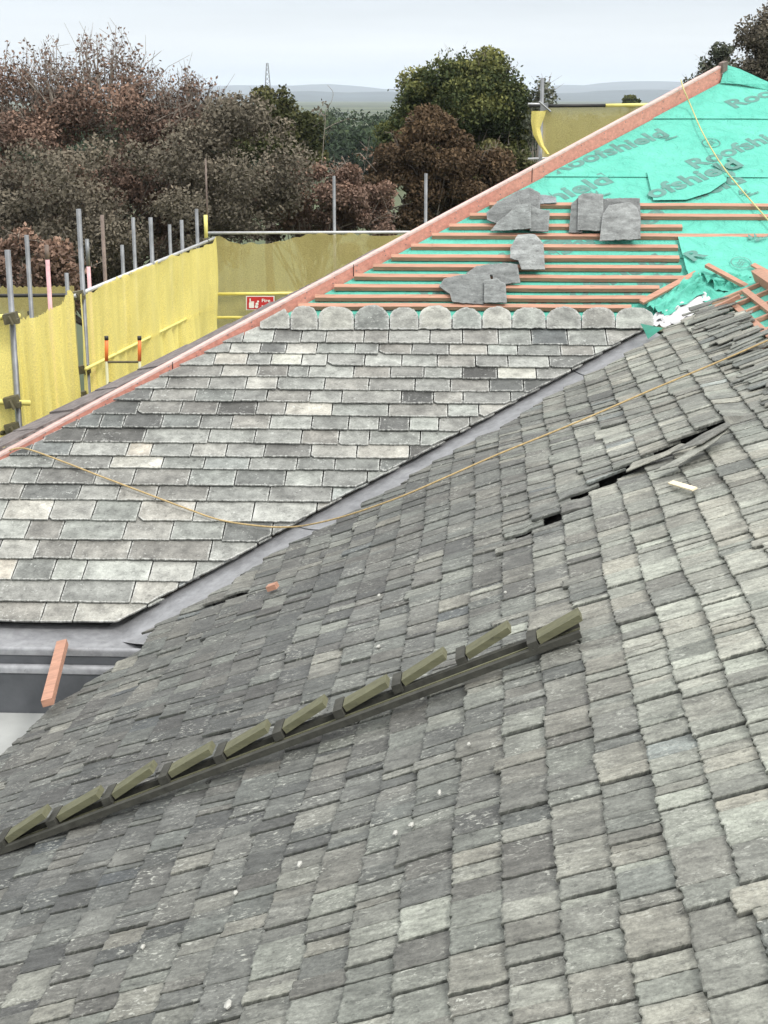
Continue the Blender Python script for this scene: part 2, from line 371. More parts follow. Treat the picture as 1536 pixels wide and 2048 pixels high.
hills(3600, [(-600, 188), (450, 187), (520, 182), (600, 180), (680, 184), (760, 181), (900, 186), (1065, 193), (1130, 186), (1230, 184), (1300, 179), (1400, 176), (1700, 186), (2200, 186)], 900, 4.0, 'hills')

# ================================================================== FAR WING (pale slates, green membrane)
hip_lo, apex_px = F.uv(-595, 1247), (1484, 141)
hipA, hipB = F.uv(0, 925), F.uv(1443, 163)
def hip_at(v):
    t = (v - hipA[1]) / (hipB[1] - hipA[1]); return hipA[0] + (hipB[0] - hipA[0]) * t
vlA, vlB = F.uv(230, 1247, .035), F.uv(1290, 655, .035)
def val_at(v):
    t = (v - vlA[1]) / (vlB[1] - vlA[1]); return vlA[0] + (vlB[0] - vlA[0]) * t
V0 = vlA[1]; VAP = F.uv(*apex_px)[1]
far = thing('slate_roof_wing', 'pale grey slated roof being reslated, green membrane and salmon battens bare on its upper half', 'roof', (FO[0], FO[1] + 2, 0))
apexP = F.P(hip_at(VAP), VAP); cornL = F.P(hip_at(V0), V0)
# right hip mirrored, so the roof comes to a point
rp = F.uv(1536, 167); ap = (hip_at(VAP), VAP); rs = (rp[0] - ap[0]) / (rp[1] - ap[1]); uR = ap[0] + rs * (V0 - ap[1]); cornR = F.P(uR, V0)
dL = np.array([math.sin(math.radians(9.6)), math.cos(math.radians(9.6)), 0])
backL = cornL + dL * 13.0; backR = cornR + np.array([0, 13.0, 0]); backL[2] = backR[2] = cornL[2]

# walls
b = MB()
for p, q in ((cornL, cornR), (cornR, backR), (backR, backL), (backL, cornL)):
    p, q = np.array(p), np.array(q); c = (cornL + cornR + backL + backR) / 4
    p = p + (c - p) * .03; q = q + (c - q) * .03
    b.add([(p[0], p[1], 0), (q[0], q[1], 0), (q[0], q[1], p[2] - .05), (p[0], p[1], p[2] - .05)], [(0, 1, 2, 3)])
b.build('wall', M['wall'], far)
# side and rear slopes
b = MB()
def tri_rows(b, A, B, T, n=26, m=30, lift=.0):
    A, B, T = map(np.array, (A, B, T)); nn = np.cross(B - A, T - A); nn /= np.linalg.norm(nn); nn *= np.sign(nn[2])
    for i in range(n):
        t0, t1 = i / n, (i + 1) / n
        for j in range(m):
            s0, s1 = j / m, (j + 1) / m; j0 = rnd.uniform(0, .012)
            P = lambda s, t, h: A + (B - A) * (s * (1 - t)) + (T - A) * t + nn * h
            b.add([P(s0 + .001, t0, .035 + j0), P(s1 - .001, t0, .035 + j0), P(s1 - .001, t1, .01), P(s0 + .001, t1, .01), P(s0, t0, -.01), P(s1, t0, -.01)], [(0, 1, 2, 3), (0, 4, 5, 1)])
tri_rows(b, backL, cornL, apexP, 30, 60); b.build('side_slates', M['slateOld'], far)
b = MB(); tri_rows(b, cornR, backR, apexP, 8, 8); tri_rows(b, backR, backL, apexP, 8, 8); b.build('rear_slates', M['slateOld'], far)
# capping of old grey slates lying on the far side of the hip board
b = MB(); hd = F.P(*hipB) - F.P(*hipA); hd /= np.linalg.norm(hd); sideL = np.cross(hd, [0, 0, 1.0]); sideL = -sideL / np.linalg.norm(sideL)
LH = np.linalg.norm(apexP - cornL); s_ = 0.15
while s_ < LH - .35:
    L = rnd.uniform(.25, .42); p = cornL + hd * (s_ + L / 2); k = s_ / LH
    wd = float(np.interp(k, [0, .28, .45, .62, 1], [.20, .19, .11, .09, .04]))
    tl = rnd.uniform(-.012, .012)
    b.box(p + sideL * (.05 + wd) + np.array([0, 0, .036 - .015 * rnd.random()]), hd * (L / 2 + .03) + np.array([0, 0, tl]), sideL * wd - np.array([0, 0, wd * .22]), np.array([0, 0, .008]))
    s_ += L
b.build('hip_capping', M['slateOld'], far)
# membrane in overlapping strips
def memh(u, v, i, t): return -.012 + .004 * i + .010 * (1 - t) * (1 if i else 0) * (0.6 + .6 * noise.noise(Vector((u * 2, i, 0)))) + .004 * noise.noise(Vector((u * 1.2, v * 1.8, i)))
def memtop(u, v):
    hs = []
    for i in range(4):
        v0, v1 = vl[i] - (.10 if i else 0), vl[i + 1]
        if v0 <= v <= v1: hs.append(memh(u, v, i, (v - v0) / (v1 - v0)))
    return max(hs) if hs else 0
vl = [F.uv(900, 648)[1], F.uv(900, 500)[1], F.uv(1400, 343)[1], F.uv(1400, 228)[1], VAP - .02]
for i in range(4):
    b = MB(); v0, v1 = vl[i] - (.10 if i else 0), vl[i + 1]
    def fn(s, t, v0=v0, v1=v1, i=i):
        v = v0 + (v1 - v0) * t; uL = hip_at(v) + .02
        uRt = min(ap[0] + rs * (v - ap[1]), 99)
        if v < vlB[1] + .25: uRt = min(uRt, val_at(v) - .07)
        u = uL + (uRt - uL) * s
        return F.P(u, v, memh(u, v, i, t))
    b.grid(fn, 110, 22); b.build('membrane', M['membrane'], far, smooth=True)
b = MB(); b.grid(lambda s, t: F.P((hip_at(V0 + .02 + t * (F.uv(900, 640)[1] - V0)) + .02) * (1 - s) + (val_at(V0 + .02 + t * (F.uv(900, 640)[1] - V0)) - .07) * s, V0 + .02 + t * (F.uv(900, 640)[1] - V0), -.004), 40, 20); b.build('underlay', M['dark'], far)
# patch of membrane lapped over the battens, right
b = MB(); pu0, pv1 = F.uv(1355, 481); pv0 = F.uv(1358, 560)[1]
def fn(s, t):
    u = pu0 + s * 3.2; v = pv1 - t * (pv1 - pv0) * (1 + .25 * s); return F.P(u + .02 * t, v, .036 + .012 * noise.noise(Vector((u * 3, v * 5, 7))) + (.01 if t > .9 else 0))
b.grid(fn, 40, 12); b.build('membrane', M['membrane'], far, smooth=True)
# torn flap in the middle strip
b = MB(); q = [F.uv(1293, 346), F.uv(1455, 344), F.uv(1452, 366), F.uv(1420, 388), F.uv(1373, 403), F.uv(1306, 404)]
cen = (sum(p[0] for p in q) / 6, sum(p[1] for p in q) / 6)
ptsq = [F.P(p[0], p[1], .019) for k, p in enumerate(q)] + [F.P(*cen, .019)]
b.add(ptsq, [(k, (k + 1) % 6, 6) for k in range(6)]); b.build('membrane_flap', M['membrane'], far, smooth=True)
b = MB(); tpk = [F.px(1441, 166, .02), F.px(1451, 129, .12), F.px(1480, 138, .10), F.px(1545, 168, .05), F.px(1545, 182, .0), F.px(1478, 168, .03)]
b.add(tpk, [(0, 5, 1), (1, 5, 2), (2, 5, 3), (3, 5, 4)]); b.build('membrane_flap', M['membrane'], far)
# printed lettering
def lettering(word, px, py, length, ang, parent, h=None, sx=1.35, clipu=None):
    cu = bpy.data.curves.new('t', 'FONT'); cu.body = word; cu.size = 1; cu.offset = .032; cu.resolution_u = 3
    o = bpy.data.objects.new('t', cu); COL.objects.link(o); bpy.context.view_layer.update()
    me = o.to_mesh(); V = np.array([v.co[:] for v in me.vertices]); Fc = [list(p.vertices) for p in me.polygons]; o.to_mesh_clear()
    bpy.data.objects.remove(o); bpy.data.curves.remove(cu)
    sc = length / (V[:, 0].max() - V[:, 0].min()); V = V * [sc, sc / sx, 1]; V[:, 0] -= V[:, 0].min()
    ca, sa = math.cos(ang), math.sin(ang); u0, v0 = F.uv(px, py)
    P2 = [(u0 + x * ca - y * sa, v0 + x * sa + y * ca) for x, y, _ in V]
    if clipu:
        keep = [all(clipu(*P2[i]) for i in f) for f in Fc]; Fc = [f for f, k in zip(Fc, keep) if k]
    return [F.P(u, v, h if h is not None else memtop(u, v) + .0025) for u, v in P2], Fc
def inside(u, v): return v > hip_v_lim(u) and True
def okF(u, v): return u > hip_at(v) + .03 and v < VAP - .05
ANG = math.radians(34)
WL = 1.30
words = [('Roofshield', 1113, 349), ('Roofshield', 1392, 338), ('Roofshield', 1470, 218)]
def put(pts, fs, nm='printed_lettering'):
    if fs: b = MB(); b.add(pts, fs); b.build(nm, M['print'], far)
for wd_, x, y in words: pts, fs = lettering(wd_, x, y, WL, ANG, None, clipu=okF); put(pts, fs)
def partial(wd_, x, y, frac, cond=None, h=None):
    pts, fs = lettering(wd_, x, y, WL * frac, ANG, None, clipu=cond or okF, h=h); put(pts, fs)
partial('ofshield', 1306, 402, .80, lambda u, v: okF(u, v) and v > F.uv(1400, 402)[1], .022)
partial('hield', 1375, 405, .52, lambda u, v: u > F.uv(1378, 400)[0] and v > F.uv(1400, 404)[1])
partial('shield', 1085, 414, .60, lambda u, v: v > F.uv(1100, 404)[1])
for x, y in ((905, 535), (1130, 470), (800, 590), (1010, 520), (1190, 590), (1230, 440), (700, 620), (1080, 590)):
    partial('Roofshield', x, y + 34, 1.0, lambda u, v: okF(u, v) and v < F.uv(1100, 412)[1] and u < F.uv(1352, 500)[0] + .0)
# printed marks: ringed waves and small blots with ®
def ringmark(px, py, r, h=None):
    pm = MB()
    u0, v0 = F.uv(px, py); h = memtop(u0, v0) + .008 if h is None else h; n = 28; ca, sa = math.cos(ANG), math.sin(ANG)
    P = lambda x, y: F.P(u0 + x * ca - y * sa, v0 + x * sa + y * ca, h)
    for k in range(n):
        a0, a1 = 2 * math.pi * k / n, 2 * math.pi * (k + 1) / n
        pm.add([P(r * math.cos(a) * s, r * math.sin(a) * s) for a, s in ((a0, 1), (a1, 1), (a1, .9), (a0, .9))], [(0, 1, 2, 3)])
    if r > .05:
        for j in (-1, 0, 1):
            for k in range(6):
                x0, x1 = -.5 + k / 6, -.5 + (k + 1) / 6; f = lambda x: .14 * math.sin(x * 7) + j * .26
                pm.add([P(r * x0, r * (f(x0) - .05)), P(r * x1, r * (f(x1) - .05)), P(r * x1, r * (f(x1) + .06)), P(r * x0, r * (f(x0) + .06))], [(0, 1, 2, 3)])
    pm.build('printed_emblem', M['print'], far)
def small_mark(px, py, h=None):
    pm = MB()
    u0, v0 = F.uv(px, py); h = memtop(u0, v0) + .008 if h is None else h; ca, sa = math.cos(ANG), math.sin(ANG); P = lambda x, y: F.P(u0 + x * ca - y * sa, v0 + x * sa + y * ca, h)
    for tri in (((-.05, 0), (0, .07), (0, 0)), ((.005, 0), (.05, .05), (.04, 0)), ((-.06, -.02), (.06, -.02), (.03, -.04))):
        pm.add([P(*t) for t in tri], [(0, 1, 2)])
    pts, fs = lettering('daltex', px + 6, py + 8, .15, ANG, None, h=h); pm.add(pts, fs); pm.build('printed_emblem', M['print'], far)
for x, y in ((1498, 168), (1422, 287)): ringmark(x, y, .085)
for x, y in ((1356, 234), (1223, 353), (1520, 343)): ringmark(x, y, .022)
for x, y in ((1326, 274), (1190, 389), (1488, 386)): small_mark(x, y)
ringmark(1480, 537, .085, .058); small_mark(1505, 487, .058)
pts, fs = lettering('R', 1385, 534, .16, ANG, None, h=.058); put(pts, fs)
# battens
BT = [(410, 953, 1640), (431, 915, 1640), (452.5, 878, 1364), (471, 843, 1640), (493, 804, 1355), (514, 767, 1358), (533, 728, 1362), (553, 690, 1372), (574, 655, 1318), (594.5, 617, 1292), (612, 588, 1262)]
for y, x0, x1 in BT:
    u0, v = F.uv(x0, y, .02); u1, _ = F.uv(x1, y, .02); b = MB(); k = 14; slope = rnd.uniform(-.004, .004)
    u0 = hip_at(v) + .05
    for dx in [0]:
        pts, fs = [], []
        for i in range(k + 1):
            u = u0 + (u1 - u0) * i / k; wv = .0025 * noise.noise(Vector((u * 2, y, 0))) + slope * i / k
            for vv, hh in ((-.024, .0), (.024, .0), (.024, .034), (-.024, .034)): pts.append(F.P(u, v + vv + wv, hh + wv))
        for i in range(k):
            for j in range(4): fs.append((i * 4 + j, i * 4 + (j + 1) % 4, (i + 1) * 4 + (j + 1) % 4, (i + 1) * 4 + j))
        fs += [(0, 3, 2, 1), (k * 4, k * 4 + 1, k * 4 + 2, k * 4 + 3)]; b.add(pts, fs)
    b.build('batten', M['batten'], far)
# raking batten at the end of the runs, and boards lying loose by the junction
b = MB(); b.beam(F.px(1282, 607, .038), F.px(1393, 548, .038), nF, .05, .02); b.build('raking_batten', M['batten'], far)
# hip board: face and pale top edge
b = MB(); A_, B_ = F.P(hipA[0] - .35 * 3, hipA[1] - .35 * 3 * (hipB[1] - hipA[1]) / (hipB[0] - hipA[0]), .0), F.P(*hipB, .0)
hgt0, hgt1 = .034, .148; nseg = 24
ptsb = []; up_ = np.array([0, 0, 1.0])
perp = np.cross(up_, hd); perp /= np.linalg.norm(perp)
for i in range(nseg + 1):
    t = i / nseg; p = A_ + (B_ - A_) * t + np.array([0, 0, .004 * noise.noise(Vector((t * 9, 0, 0)))]); h_ = hgt0 + (hgt1 - hgt0) * t
    ptsb += [p - perp * .0 - up_ * .05, p + up_ * h_, p + perp * .045 + up_ * h_, p + perp * .045 - up_ * .05]
fsb = [(i * 4 + j, i * 4 + (j + 1) % 4, (i + 1) * 4 + (j + 1) % 4, (i + 1) * 4 + j) for i in range(nseg) for j in range(4)] + [(0, 1, 2, 3), (nseg * 4, nseg * 4 + 3, nseg * 4 + 2, nseg * 4 + 1)]
b.add(ptsb, fsb); hb = b.build('hip_board', M['hip'], far)
b = MB()
for i in range(nseg):
    a0, a1 = np.array(ptsb[i * 4 + 1]), np.array(ptsb[i * 4 + 5]); b.add([a0 + up_ * .004 - perp * .002, a1 + up_ * .004 - perp * .002, a1 + up_ * .004 + perp * .05, a0 + up_ * .004 + perp * .05, a0 - up_ * .014 - perp * .003, a1 - up_ * .014 - perp * .003],
                                                                        [(0, 1, 2, 3), (0, 4, 5, 1)])
b.build('board_edge', M['hip_top'], hb)
for t_ in (.31, .50, .72):
    b = MB(); p = A_ + (B_ - A_) * t_; b.box(p + up_ * (hgt0 + (hgt1 - hgt0) * t_) * .5 - perp * .003, hd * .0025, perp * .003, up_ * (hgt0 + (hgt1 - hgt0) * t_) * .52); b.build('butt_joint', M['dark'], hb)
for k in range(34):
    t_ = .05 + k * .0285; h_ = hgt0 + (hgt1 - hgt0) * t_
    for q in (.3, .72):
        b = MB(); p = A_ + (B_ - A_) * (t_ + rnd.uniform(-.003, .003)) + up_ * h_ * q; b.tube([p - perp * .003, p + perp * .002], .005, 6); b.build('nail_head', M['steel'], hb)
b = MB(); b.box(B_ + up_ * .135 + hd * .01, hd * .035, perp * .03, up_ * .045); b.build('hip_end_block', M['steel_rust'], far)

# slates of the far wing
tails = [1246.5, 1207.5, 1162, 1119, 1080, 1040.5, 1000, 969, 936.6, 911.5, 884, 855, 827, 801, 776, 751, 728, 704, 683, 657]
fs_mb = MB(); vs = [F.uv(400, y, .048)[1] for y in tails]; prev = []
for r, v in enumerate(vs):
    g = (vs[r + 1] - v) if r + 1 < len(vs) else .16
    k = r / len(vs); u = hip_at(v) - .3 + rnd.uniform(0, .2); joints = []
    last = (r == len(vs) - 1)
    if last: break
    h0, h1 = .050, .022; v1 = v + g + .07
    while u < val_at(v1) + .5:
        wd = rnd.choice([.20, .25, .28, .31, .34, .38, .42]) * (1.06 - .38 * k) * rnd.uniform(.94, 1.06)
        for _ in range(5):
            if prev and min(abs(u + wd - j) for j in prev) < .06: wd += .045
        uu0, uu1 = u + .0045, u + wd - .0045; dv = rnd.uniform(-.006, .006); u += wd; joints.append(u)
        poly = [(uu0, v + dv), (uu1, v + dv + rnd.uniform(-.004, .004)), (uu1, v1), (uu0, v1)]
        if rnd.random() < .09:
            c_ = rnd.uniform(.02, .045); poly = [(uu0 + c_, v + dv), (uu1, v + dv), (uu1, v1), (uu0, v1), (uu0, v + dv + c_)]
        a = (hip_at(v - 1) + .035, v - 1); bb = (hip_at(v1 + 1) + .035, v1 + 1)
        poly = clip(poly, bb, a)
        if len(poly) < 3: continue
        jv = rnd.uniform(-.02, .01)
        a = (val_at(v - 1) + jv, v - 1); bb = (val_at(v1 + 1) + jv, v1 + 1); poly = clip(poly, a, bb)
        if len(poly) < 3 or area(poly) < .0022: continue
        um = (uu0 + uu1) / 2
        tone = .54 + rnd.gauss(0, .19) + .28 * noise.noise(Vector((um * .8, v * 1.1, 9))) - .03 + (.06 if r < 6 else 0)
        if rnd.random() < .10: tone -= .26
        if rnd.random() < .012: tone = .97
        # the run of newer dark slates near the hip
        if abs(v - vs[10]) < .01 and um < hip_at(v) + .8: tone = .12
        if abs(v - vs[11]) < .01 and um < hip_at(v) + .75: tone = .15
        tl = rnd.uniform(-.002, .004)
        fs_mb.slate(F, poly, lambda u_, v_, v=v, v1=v1, tl=tl: h0 + tl + (h1 - h0) * (v_ - v) / (v1 - v), .016, max(.0, min(1, tone)), rnd.random(), step=.03, jit=.0032)
    prev = joints
fs_mb.build('slates', M['slateF'], far)
# top row of shouldered slates
bnd = [519, 580, 636, 708.6, 779, 837.5, 904, 964, 1024, 1092, 1163, 1231, 1308]
for i in range(len(bnd) - 1):
    b = MB(); x0, x1 = bnd[i] + 1, bnd[i + 1] - 1; sh = rnd.uniform(.25, .36); tp = 612 + rnd.uniform(-3, 3); yb = 656 + rnd.uniform(-2, 2)
    outl = [(x0, yb), (x1, yb), (x1, 632)]
    for k in range(1, 8):
        a_ = math.pi * k / 8; outl.append(((x0 + x1) / 2 + math.cos(a_) * (x1 - x0) / 2 * (.98), 634 - (634 - tp) * math.sin(a_) ** (.8 if i % 3 else 1.2)))
    outl.append((x0, 632)); poly = [F.uv(*p, .055) for p in outl]
    vm = poly[0][1]
    a = (hip_at(vm - 1) + .035, vm - 1); bb = (hip_at(vm + 1) + .035, vm + 1); poly = clip(poly, bb, a)
    b.slate(F, poly, lambda u_, v_: .052 + .03 * max(0, (v_ - vm) - .05), .010, rnd.uniform(.28, .66), rnd.random(), step=.02, jit=.006, inset=.03)
    b.build('shouldered_slate', M['slateTop'], far)

# ------------------------------------------------------------------ lead valley and box gutter
Nedge = [(278, 1294), (316, 1244), (382, 1209), (456, 1164), (511, 1125), (570, 1091), (632, 1058), (695, 1023), (741, 996), (792, 968), (851, 929), (901, 903), (953, 873), (997, 854), (1043, 824), (1086, 797), (1130, 772), (1168, 751), (1212, 729), (1255, 702), (1296, 680)]
b = MB(); K = 40
def vfn(s, t):
    v = vlA[1] - .02 + (vlB[1] + .12 - vlA[1]) * s; pF = F.P(val_at(v) - .06, v, -.03); px = 230 + (1293 - 230) * s
    py = np.interp(max(278, px), [p[0] for p in Nedge], [p[1] for p in Nedge]); q = N0.px(278 + (1293 - 278) * s, np.interp(278 + (1293 - 278) * s, [p[0] for p in Nedge], [p[1] for p in Nedge]))
    q = q + uN * .16 - nN * .03
    mid = -.018 * math.sin(math.pi * t)
    return pF + (q - pF) * t + np.array([0, 0, mid - .03 * max(0, 1 - s / .10) * (1 - .5 * t)])
b.grid(vfn, K, 6); vg = b.build('valley_gutter', M['lead'], far, smooth=True)
for s in (.30, .83):
    b = MB(); pts = [np.array(vfn(s + .028 * t, t)) + np.array([0, 0, .004]) for t in np.linspace(.02, .98, 8)]; b.tube(pts, .0035, 5); b.build('lead_seam', M['lead_dark'], vg)
ZG = FO[2] - .045
def prof_ext(prof, xl, xr, mname, name, parent, m):
    b = MB(); 
    L0, R0 = xl, xr
    pts = []
    for (yy, z) in prof:
        p = on_z(120, yy, z) if z is not None else None
        pts.append(p)
    a = [p + eF * (xl - (p - FO) @ eF) for p in pts]; c = [p + eF * (xr - (p - FO) @ eF) for p in pts]
    n = len(pts); b.add(a + c, [(i, i + 1, n + i + 1, n + i) for i in range(n - 1)]); return b.build(name, m, parent, smooth=False)
gx0, gx1 = -5.0, .9
zl = ZG
lipP = on_z(120, 1300, zl)
eavP = on_z(120, 1240, zl + .02)
b = MB()
def ext(b, sec, x0, x1, sm=False):
    a = [p + eF * (x0 - (p - FO) @ eF) for p in sec]; c = [p + eF * (x1 - (p - FO) @ eF) for p in sec]; n = len(sec)
    b.add(a + c, [(i, i + 1, n + i + 1, n + i) for i in range(n - 1)])
back = eavP + np.array([0, .35, .02]); Z = lambda p, dy, dz: p + np.array([0, dy, dz])
ext(b, [back, eavP, (eavP + lipP) / 2 + np.array([0, 0, -.012]), Z(lipP, .035, -.002)], gx0, gx1)
gut = b.build('box_gutter', M['lead'], far)
b = MB()
sec = [Z(lipP, .035 * math.cos(a) * .5, .0 + .018 * math.sin(a)) for a in np.linspace(0, math.pi, 7)]
ext(b, sec + [Z(lipP, -.018, -.03)], gx0, gx1)
sec2 = [Z(lipP, -.03, -.085)] + [Z(lipP, -.055 + .03 * math.cos(a), -.095 + .02 * math.sin(a)) for a in np.linspace(0, math.pi, 7)] + [Z(lipP, -.088, -.12)]
ext(b, sec2, gx0, gx1); b.build('rolled_edge', M['lead'], gut, smooth=True)
b = MB(); ext(b, [Z(lipP, -.012, -.028), Z(lipP, -.02, -.095)], gx0, gx1)
ext(b, [Z(lipP, -.08, -.118), Z(lipP, -.10, -.36), Z(lipP, -.10, -.40)], gx0, gx1)
for k in range(5): 
    q = Z(lipP, -.098, -.30) + eF * (-.52 + k * .04 - (lipP - FO) @ eF - .55); b.box(q, eF * .012, (0, .004, 0), (0, 0, .02))
b.build('fascia', M['lead_dark'], gut)
b = MB(); zb = lipP[2] - .37; p0 = Z(lipP, -.09, 0); p0[2] = zb
ext(b, [Z(p0, .2, 0), Z(p0, -.9, -.02), Z(p0, -.92, -.2)], gx0, gx1 - .2); 
pl = b.build('flat_ledge', M['render'], far)
b = MB(); ext(b, [Z(p0, -.91, -.05), Z(p0, -.91, -zb)], gx0, gx1 - .2); b.build('wall', M['wall'], far)

# ================================================================== NEAR WING (weathered slates)
near = thing('slate_roof_wing', 'weathered grey roof of ragged slates filling the foreground, its ridge stripped to salmon timber', 'roof', (NO[0] + 2, NO[1] - 4, 0))
EH = .040
e0 = N.uv(0, 1508, EH); e1 = N.uv(88, 1420, EH); e2 = N.uv(278, 1294, EH)
bound = [(-9.0, -.42), (e0[0] - .5, e0[1] - .12), e0, e1, e2] + [N.uv(*p, EH) for p in Nedge[1:]] + [N.uv(1330, 655, EH), N.uv(1425, 607, EH), (8.0, 9.0)]
ba = [p[0] for p in bound]; bb_ = [p[1] for p in bound]
def edge_b(a): return float(np.interp(a, ba, bb_))
RID = 4.36
GAP = .075
SHEAR = .07
ns = MB(); GN = .156; bstart = -.62; prevj = []
row = 0; bcur = bstart
while bcur < RID - .02:
    g = GN * (1.05 - .02 * (row % 3)); a = -8.2 + rnd.uniform(0, .2); joints = []
    ph = rnd.uniform(0, 20)
    while a < 3.6:
        wd = rnd.choice([.045, .06, .07, .085, .10, .12, .15, .18]) * rnd.uniform(.9, 1.1)
        if prevj:
            for _ in range(3):
                if min(abs(a + wd - j) for j in prevj) < .02: wd += .02
        a0, a1 = a + .0035, a + wd - .0035; a += wd; joints.append(a); am = (a0 + a1) / 2
        wob = .020 * noise.noise(Vector((am * .8, bcur * .5, 2))) + .008 * noise.noise(Vector((am * 3, bcur * 3, 4)))
        b0 = bcur + wob + rnd.uniform(-.004, .004); b1 = bcur + g + .06 + wob
        if rnd.random() < .02: b0 -= rnd.uniform(.015, .045)
        top_extra = 0
        if bcur + g > RID - .02: b1 = RID + rnd.uniform(-.05, .10)
        sh_ = lambda q: (q[0] + SHEAR * (q[1] - 2), q[1])
        poly = [sh_(q) for q in [(a1, b0 + rnd.uniform(-.004, .004)), (a0, b0), (a0, b1), (a1, b1)][::-1]]; am += SHEAR * (b0 - 2)
        # orientation: make counter-clockwise in (a,b) and clip against the rake
        bm = b0
        k = 0
        while k < len(ba) - 2 and ba[k + 1] < am: k += 1
        jit_ = rnd.uniform(-.015, .012)
        if poly[0][0] > 99: pass
        def keep(p_): return p_
        A2, B2 = (ba[k], bb_[k] + jit_), (ba[k + 1], bb_[k + 1] + jit_)
        poly = clip(poly, A2, B2)
        for a0_, b0_, a1_, b1_, hh_, fl_ in CR:
            if b1 > b0_ and b0 < b1_ and len(poly) > 2:
                t_ = ((b0 + b1) / 2 - b0_) / (b1_ - b0_); al = a0_ + (a1_ - a0_) * t_; gp = GAP * (hh_ / .055) * max(.15, math.sin(math.pi * min(.93, max(.04, t_))) ** .6)
                if al - .3 < am < al + .4:
                    sl = (a1_ - a0_) / (b1_ - b0_)
                    if am < al + gp / 2: poly = clip(poly, (al - .012 - 3 * sl, (b0 + b1) / 2 - 3), (al - .012 + 3 * sl, (b0 + b1) / 2 + 3))
                    else: poly = clip(poly, (al + gp + 3 * sl, (b0 + b1) / 2 + 3), (al + gp - 3 * sl, (b0 + b1) / 2 - 3))
        if len(poly) < 3 or area(poly) < .003: continue
        lowf = noise.noise(Vector((am * .35, bcur * .45, 1.5)))
        tone = .425 + rnd.gauss(0, .115) + .26 * lowf + .075 * (bcur - 2.2) 
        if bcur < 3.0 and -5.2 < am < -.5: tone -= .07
        tone += .10 * max(0, min(1, (bcur - 2.9) * 2)) 
        if rnd.random() < (.05 if bcur > 2.4 else .025): tone += .24
        if rnd.random() < .07: tone -= .16
        hue = rnd.random() * .97 if rnd.random() > .015 else 1.0
        tl = rnd.uniform(-.004, .008); tw = rnd.uniform(-.03, .03)
        h0, h1 = .036, .012
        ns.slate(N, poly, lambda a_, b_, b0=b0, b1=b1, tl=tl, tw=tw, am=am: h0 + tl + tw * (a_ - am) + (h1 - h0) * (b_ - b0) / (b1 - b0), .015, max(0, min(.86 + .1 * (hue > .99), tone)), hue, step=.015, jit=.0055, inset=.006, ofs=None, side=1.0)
    prevj = joints; bcur += g; row += 1
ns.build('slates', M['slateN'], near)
# dark deck under the slates
b = MB()
def deck(s, t):
    a = -8.2 + 11.6 * s; b0 = edge_b(a) + .05; b1 = RID; return N0.P(a, b0 + (max(b1, b0 + .01) - b0) * t, -.045 + sagN(a, b0 + (b1 - b0) * t))
b.grid(deck, 60, 20); b.build('deck', M['dark'], near)
# gable/eaves walls under the near wing
b = MB()
q0 = N0.P(-8.2, -.30, -.06); q1 = N0.P(e1[0] - .35, -.28, -.06); q2 = N0.P(-8.2, RID, -.06)
b.add([(q0[0], q0[1], 0), (q1[0], q1[1], 0), (q1[0], q1[1], q1[2]), (q0[0], q0[1], q0[2])], [(0, 1, 2, 3)])
b.add([(q0[0], q0[1], 0), (q2[0], q2[1], 0), tuple(q2), tuple(q0)], [(0, 1, 2, 3)]); b.build('wall', M['wall'], near)
# other slope beyond the ridge
b = MB(); mir = np.array([uN[0], uN[1], -uN[2]])
b.grid(lambda s, t: N0.P(-8.2 + 11.8 * s, RID + .42, -.07) + mir * (4.4 * t), 20, 10); b.build('rear_slates', M['slateOld'], near)
# stripped ridge: membrane, battens, ridge board
b = MB(); b.grid(lambda s, t: N0.P(-8.2 + 11.9 * s, RID - .05 + .47 * t, -.03 + .006 * noise.noise(Vector((s * 40, t * 3, 0)))), 60, 4); b.build('membrane', M['membrane'], near, smooth=True)
for bo, x0, x1 in ((.085, -8.2, 2.75), (.235, -8.2, 2.95)):
    b = MB(); b.beam(N0.P(x0, RID + bo, -.02), N0.P(x1, RID + bo, -.02), nN, .045, .035); b.build('batten', M['batten'], near)
b = MB(); b.beam(N0.P(-8.2, RID + .40, -.02), N0.P(3.25, RID + .40, -.02), nN, .07, .09); b.build('ridge_board', M['batten'], near)
for k in range(26):
    a = 3.0 - k * .42; b = MB(); b.beam(N0.P(a, RID - .02, -.028), N0.P(a + .02, RID + .38, -.028), nN, .05, .028); b.build('rafter', M['batten'], near)
b = MB(); b.beam(N0.px(1430, 621, .03), N0.px(1482, 596, .05), nN, .05, .03); b.build('end_board', M['batten'], near)
# stack of narrow slivers under the ridge, right, with dark gaps
b = MB()
for k in range(48):
    a = 2.75 - k * .075 + rnd.uniform(-.02, .02)
    if a < -1.2: break
    L = rnd.uniform(.14, .34); w2 = rnd.uniform(.018, .05); bs = RID - rnd.uniform(.12, .32)
    poly = [(a - w2, bs), (a - w2, bs + L), (a + w2, bs + L + rnd.uniform(-.03, .03)), (a + w2, bs + rnd.uniform(-.02, .02))][::-1]
    hh = .045 + rnd.uniform(0, .012)
    b.slate(N, poly, lambda a_, b_, hh=hh, bs=bs: hh - .05 * (b_ - bs), .009, max(0, min(1, rnd.gauss(.42, .14))), rnd.random(), step=.04, jit=.004, inset=.006)
b.build('sliver_slates', M['slateN'], near)
